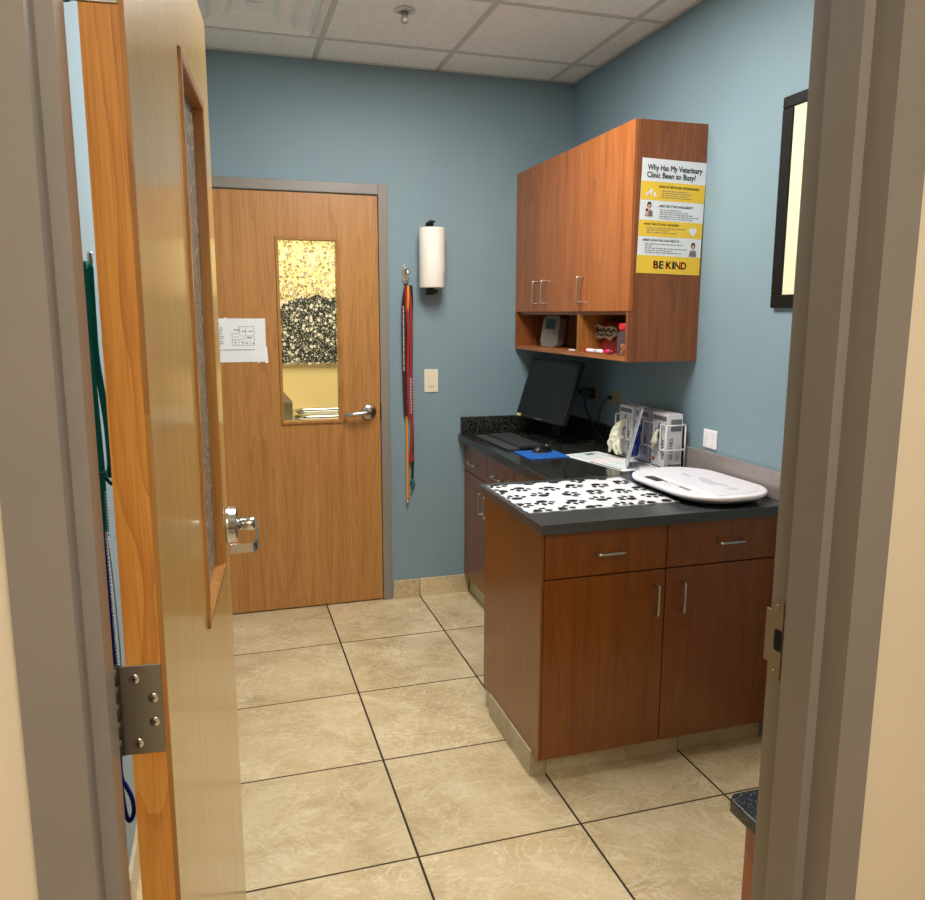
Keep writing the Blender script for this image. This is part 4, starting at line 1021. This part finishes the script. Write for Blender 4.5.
tube(b2, smoothpts([(-.894, -.012, .63), (-.897, -.01, .60), (-.906, -.008, .575)], 4), .0025, 6)
hang('hanging_leash', 'dark green rope leash ending in a teal knot', [('rope', bm, m_darkrope, None), ('knot', b2, m_tealk, None)], dx=-.006)

# left wall hook and slip leads
YL = -2.157
def LW(dx, z, dy=0): return (XL+dx, YL+dy, 1.54+(z-1.54)*.866)
hk2 = thing('coat_hook', 'silver wall hook on the left wall in the gap by the hinges', 'hook', LW(0, 1.672, .014))
bm = BM(); prism(bm, ell(0, .0, .012, .045, 20), 'yz', 0, .006); obj('back_plate', bm, m_nickel, hk2)
bm = BM(); tube(bm, smoothpts([(.004, 0, -.022), (.025, 0, -.030), (.036, 0, -.020), (.0375, 0, .016)], 5), [.0045]*12+[.0055]*4, 10); obj('prong', bm, m_chrome, hk2)
TL_ = LW(.03, 1.66)
t = thing('hanging_slip_lead', 'teal webbing slip lead hanging on the left wall hook', 'leash', TL_)
bm = BM(); wd = (1, .12, 0)
ribbon(bm, smoothpts([LW(.034, 1.656), LW(.027, 1.645), LW(.026, 1.55), LW(.024, 1.42), LW(.026, 1.28), LW(.028, 1.16), LW(.027, 1.06), LW(.027, .985)], 6), .020, .004, wd)
ribbon(bm, smoothpts([LW(.036, 1.654, .006), LW(.037, 1.642, .006), LW(.036, 1.55, .006), LW(.036, 1.44, .006), LW(.042, 1.35, .006), LW(.047, 1.28, .006), LW(.049, 1.22, .006), LW(.049, 1.16, .006), LW(.044, 1.125, .006)], 6), .014, .004, wd)
obj('webbing', bm, m_tealweb, t, shift=TL_)
bm = BM(); a = LW(0, 1.135); box(bm, XL+.018, XL+.042, YL-.010, YL+.014, a[2]-.007, a[2]+.007, .002); tube(bm, smoothpts([LW(.036, 1.135), LW(.046, 1.112), LW(.053, 1.112), LW(.055, 1.14)], 4), .004, 6); obj('slide_clip', bm, m_tealk, t, shift=TL_)
bm = BM()
for k in range(14):
    a = LW(.034, 1.085-k*.0085); box(bm, a[0], a[0]+.0045, YL-.0045, YL-.0025, a[2], a[2]+.0045)
obj('white_lettering', bm, m_whiter, t, shift=TL_)
RL = LW(.03, .95)
t = thing('hanging_leash', 'navy and white rope leash below teal webbing on left wall', 'leash', RL)
bm = BM()
tube(bm, smoothpts([LW(.030, 1.66, .004), LW(.010, 1.50, .004), LW(.012, 1.10, .010), LW(.024, .975, .002), LW(.026, .85), LW(.028, .70), LW(.030, .55), LW(.026, .42), LW(.024, .30), LW(.034, .262), LW(.044, .225), LW(.046, .185), LW(.036, .158), LW(.028, .18), LW(.024, .235), LW(.022, .30)], 6), .0052, 8)
obj('rope', bm, m_navyrope, t, shift=RL)
bm = BM()
for k in range(46):
    z = .972-k*.0105; a = LW(.0255+.004*k/46, z); box(bm, a[0]+.0035, a[0]+.0075, YL-.0058, YL-.002, a[2], a[2]+.005)
    box(bm, a[0]-.0075, a[0]-.004, YL-.0058, YL-.002, a[2]+.004, a[2]+.0085)
tube(bm, smoothpts([LW(.030, 1.0, .004), LW(.036, .90, .004), LW(.040, .75, .004), LW(.041, .60, .004), LW(.034, .44, .004)], 6), .0022, 6)
obj('white_fleck_pattern', bm, m_whiter, t, shift=RL)

# ------------------------------------------------------------------ ceiling fixtures
SP = (-1.085, -.72, H)
sp_ = thing('sprinkler_head', 'white recessed fire sprinkler head in the ceiling tile', 'sprinkler', SP)
bm = BM(); lathe(bm, [(.016, -.001), (.042, -.002), (.044, -.006), (.038, -.009), (.018, -.010), (.016, -.004)], 28); obj('escutcheon', bm, m_tbar, sp_)
bm = BM(); lathe(bm, [(0, -.001), (.012, -.004), (.012, -.03), (.016, -.034), (.016, -.046), (.010, -.052), (0, -.053)], 20); obj('head', bm, m_splash, sp_)
AV = (GX-2.5*G, GY-.5*G, H)
av = thing('air_diffuser', 'square stepped air supply diffuser in the drop ceiling', 'air vent', AV)
bm = BM(); h_ = G/2-.013
def ringbox(bm, o0, z0, o1, z1, th=.002):
    a = [(-o0, -o0), (o0, -o0), (o0, o0), (-o0, o0)]; b = [(-o1, -o1), (o1, -o1), (o1, o1), (-o1, o1)]
    A = [bm.verts.new((*p, z0)) for p in a]; B = [bm.verts.new((*p, z1)) for p in b]
    for k in range(4): bm.faces.new((A[k], A[(k+1) % 4], B[(k+1) % 4], B[k]))
ringbox(bm, h_, -.003, h_-.032, -.003); ringbox(bm, h_-.032, -.003, h_-.050, .035); obj('frame', bm, m_diff, av)
o_ = h_-.036
for k in range(3):
    bm = BM(); ringbox(bm, o_, .010, o_-.008, -.018); ringbox(bm, o_-.008, -.018, o_-.062, .042); ringbox(bm, o_-.062, .042, o_-.080, .042)
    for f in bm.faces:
        if f.calc_center_median().z > .0418: f.material_index = 1  # dark grey paints shade into the recess between rings
    obj('louvre_ring', bm, [m_diff, m_ductshade], av); o_ -= .076
bm = BM(); b = o_
vs = [bm.verts.new(p) for p in ((-b, -b, -.004), (b, -b, -.004), (b, b, -.004), (-b, b, -.004), (0, 0, .012))]
for k in range(4): bm.faces.new((vs[k], vs[(k+1) % 4], vs[4]))
obj('centre_cone', bm, m_diff, av)
def troffer(x0, x1, y0, y1, label, z=H, zz=0):
    loc = ((x0+x1)/2, (y0+y1)/2, z); t = thing('ceiling_light', label, 'ceiling light', loc)
    bm = BM()
    for q in ((x0, x1, y0, y0+.02), (x0, x1, y1-.02, y1), (x0, x0+.02, y0+.02, y1-.02), (x1-.02, x1, y0+.02, y1-.02)): box(bm, *q, z-.007, z-.0005)
    obj('frame', bm, m_tbar, t, shift=loc)
    bm = BM(); box(bm, x0+.02, x1-.02, y0+.02, y1-.02, z-.006, z-.001); obj('lens', bm, m_lens, t, shift=loc, label='glowing white lens')
def lamp(name, loc, sx_, sy_, power, col=(1, .93, .83), rot=(0, 0, 0)):
    li = bpy.data.lights.new(name, 'AREA'); li.shape = 'RECTANGLE'; li.size = sx_; li.size_y = sy_; li.energy = power; li.color = col
    o = bpy.data.objects.new(name, li); C.objects.link(o); o.location = loc; o.rotation_euler = rot; return o
troffer(GX-2*G+.014, GX-G-.014, GY-3*G+.014, GY-G-.014, 'lit fluorescent ceiling light panel above the room')
troffer(-1.9, -1.29, -5.3, -4.1, 'lit fluorescent ceiling light panel in the hallway')

# bench inside the front wall
BN = (-.37, -2.84, 0)
bn = thing('bench', 'black granite topped wooden bench just inside the right door jamb', 'bench', BN)
bm = BM(); prism(bm, [(-.797, -3.072), (-.792, -2.642), (-.774, -2.628), (-.012, -2.628), (-.012, -3.072)], 'xy', .427, .46, bev=.003); obj('seat_slab', bm, m_granite_b, bn, shift=BN, label='black granite slab seat')
bm = BM(); box(bm, -.752, -.012, -3.070, -2.650, .085, .4265, .001); obj('bench_body', bm, m_cherry, bn, shift=BN)
bm = BM(); box(bm, -.730, -.012, -3.070, -2.70, 0, .0848); obj('kick_base', bm, m_kick, bn, shift=BN)

# ------------------------------------------------------------------ adjoining room contents
CT = (-1.3, 1.42, 0)
ct = thing('wash_counter', 'pale counter with steel rim glimpsed low through the back door window', 'counter', CT)
bm = BM(); box(bm, -2.1, -.4, 1.12, yb-.003, .80, .835, .004); obj('counter_top', bm, m_white, ct, shift=CT)
bm = BM(); box(bm, -2.08, -.42, 1.15, yb-.005, 0, .80); obj('cabinet_body', bm, m_cherry, ct, shift=CT)
bm = BM(); tube(bm, [(x, y, .858) for x, y in rrect(-1.385, -.9, 1.20, 1.62, .08, 5)], .016, 8, closed=True); obj('basin_rim', bm, m_chrome, ct, shift=CT)
bm = BM(); shell_ = rrect(-1.385, -.9, 1.20, 1.62, .08, 5); prism(bm, shell_, 'xy', .834, .848); obj('basin', bm, m_nickel, ct, shift=CT)
dbx = thing('dispenser_box', 'grey box with slanted lid low left in back door window', 'box', (-1.485, 1.30, .8356))
bm = BM(); box(bm, -.09, .065, -.09, .09, 0, .125, .004); obj('box_body', bm, m_greengrey, dbx)
bm = BM(); prism(bm, [(-.095, .127), (.07, .127), (.0, .21), (-.05, .225), (-.095, .20)], 'xz', -.09, .09); obj('lid', bm, m_tanlabel, dbx)
nb_ = thing('notice_board', 'dark board on the far yellow wall behind the pebble film', 'board', (-1.2, yb-.02, 1.2))
bm = BM(); prism(bm, [(-.26, 0), (.29, -.01), (.30, .42), (.24, .45), (.16, .47), (.10, .45), (.02, .48), (-.05, .45), (-.10, .47), (-.16, .43), (-.21, .44), (-.245, .36), (-.23, .22), (-.255, .16)], 'xz', -.012, .019); obj('panel', bm, m_board, nb_)
# ------------------------------------------------------------------ lights
lamp('room_lamp', (GX-1.5*G, GY-2*G, H-.02), .54, 1.14, 48, (1, .97, .92))
lamp('hall_lamp', (-1.595, -4.7, H-.02), .55, 1.1, 34, (1, .95, .86))
lamp('adjoining_lamp', (-1.2, .85, 2.66), 1.0, .8, 46, (1, .90, .68))
w = bpy.data.worlds.new('world'); sc.world = w; w.use_nodes = True
w.node_tree.nodes['Background'].inputs[0].default_value = (1, .9, .8, 1); w.node_tree.nodes['Background'].inputs[1].default_value = .02

# ------------------------------------------------------------------ camera
def cam():
    cx, cy, cz, yw, pt, rl, f = -1.8466, -3.9936, 1.5402, .2951, .1641, .002, 774.58
    sy_, cyw, sp2, cp = math.sin(yw), math.cos(yw), math.sin(pt), math.cos(pt)
    fw = Vector((sy_*cp, cyw*cp, -sp2)); r = Vector((cyw, -sy_, 0)); u = r.cross(fw)
    r2 = math.cos(rl)*r+math.sin(rl)*u; u2 = -math.sin(rl)*r+math.cos(rl)*u
    cd = bpy.data.cameras.new('camera'); o = bpy.data.objects.new('camera', cd); C.objects.link(o)
    o.matrix_world = Matrix(((r2.x, u2.x, -fw.x, cx), (r2.y, u2.y, -fw.y, cy), (r2.z, u2.z, -fw.z, cz), (0, 0, 0, 1)))
    cd.sensor_fit = 'HORIZONTAL'; cd.sensor_width = 36; cd.lens = f/925*36
    cd.shift_x = 3.0944/925; cd.shift_y = -7.2381/925; cd.clip_start = .02; cd.clip_end = 50
    sc.camera = o
cam()
sc.view_settings.view_transform = 'Standard'; sc.view_settings.look = 'None'
sc.view_settings.exposure = 0.0; sc.view_settings.gamma = 1.0
sc.cycles.use_denoising = True
sc.cycles.max_bounces = 8; sc.cycles.transparent_max_bounces = 12
sc.cycles.sample_clamp_indirect = 4.0
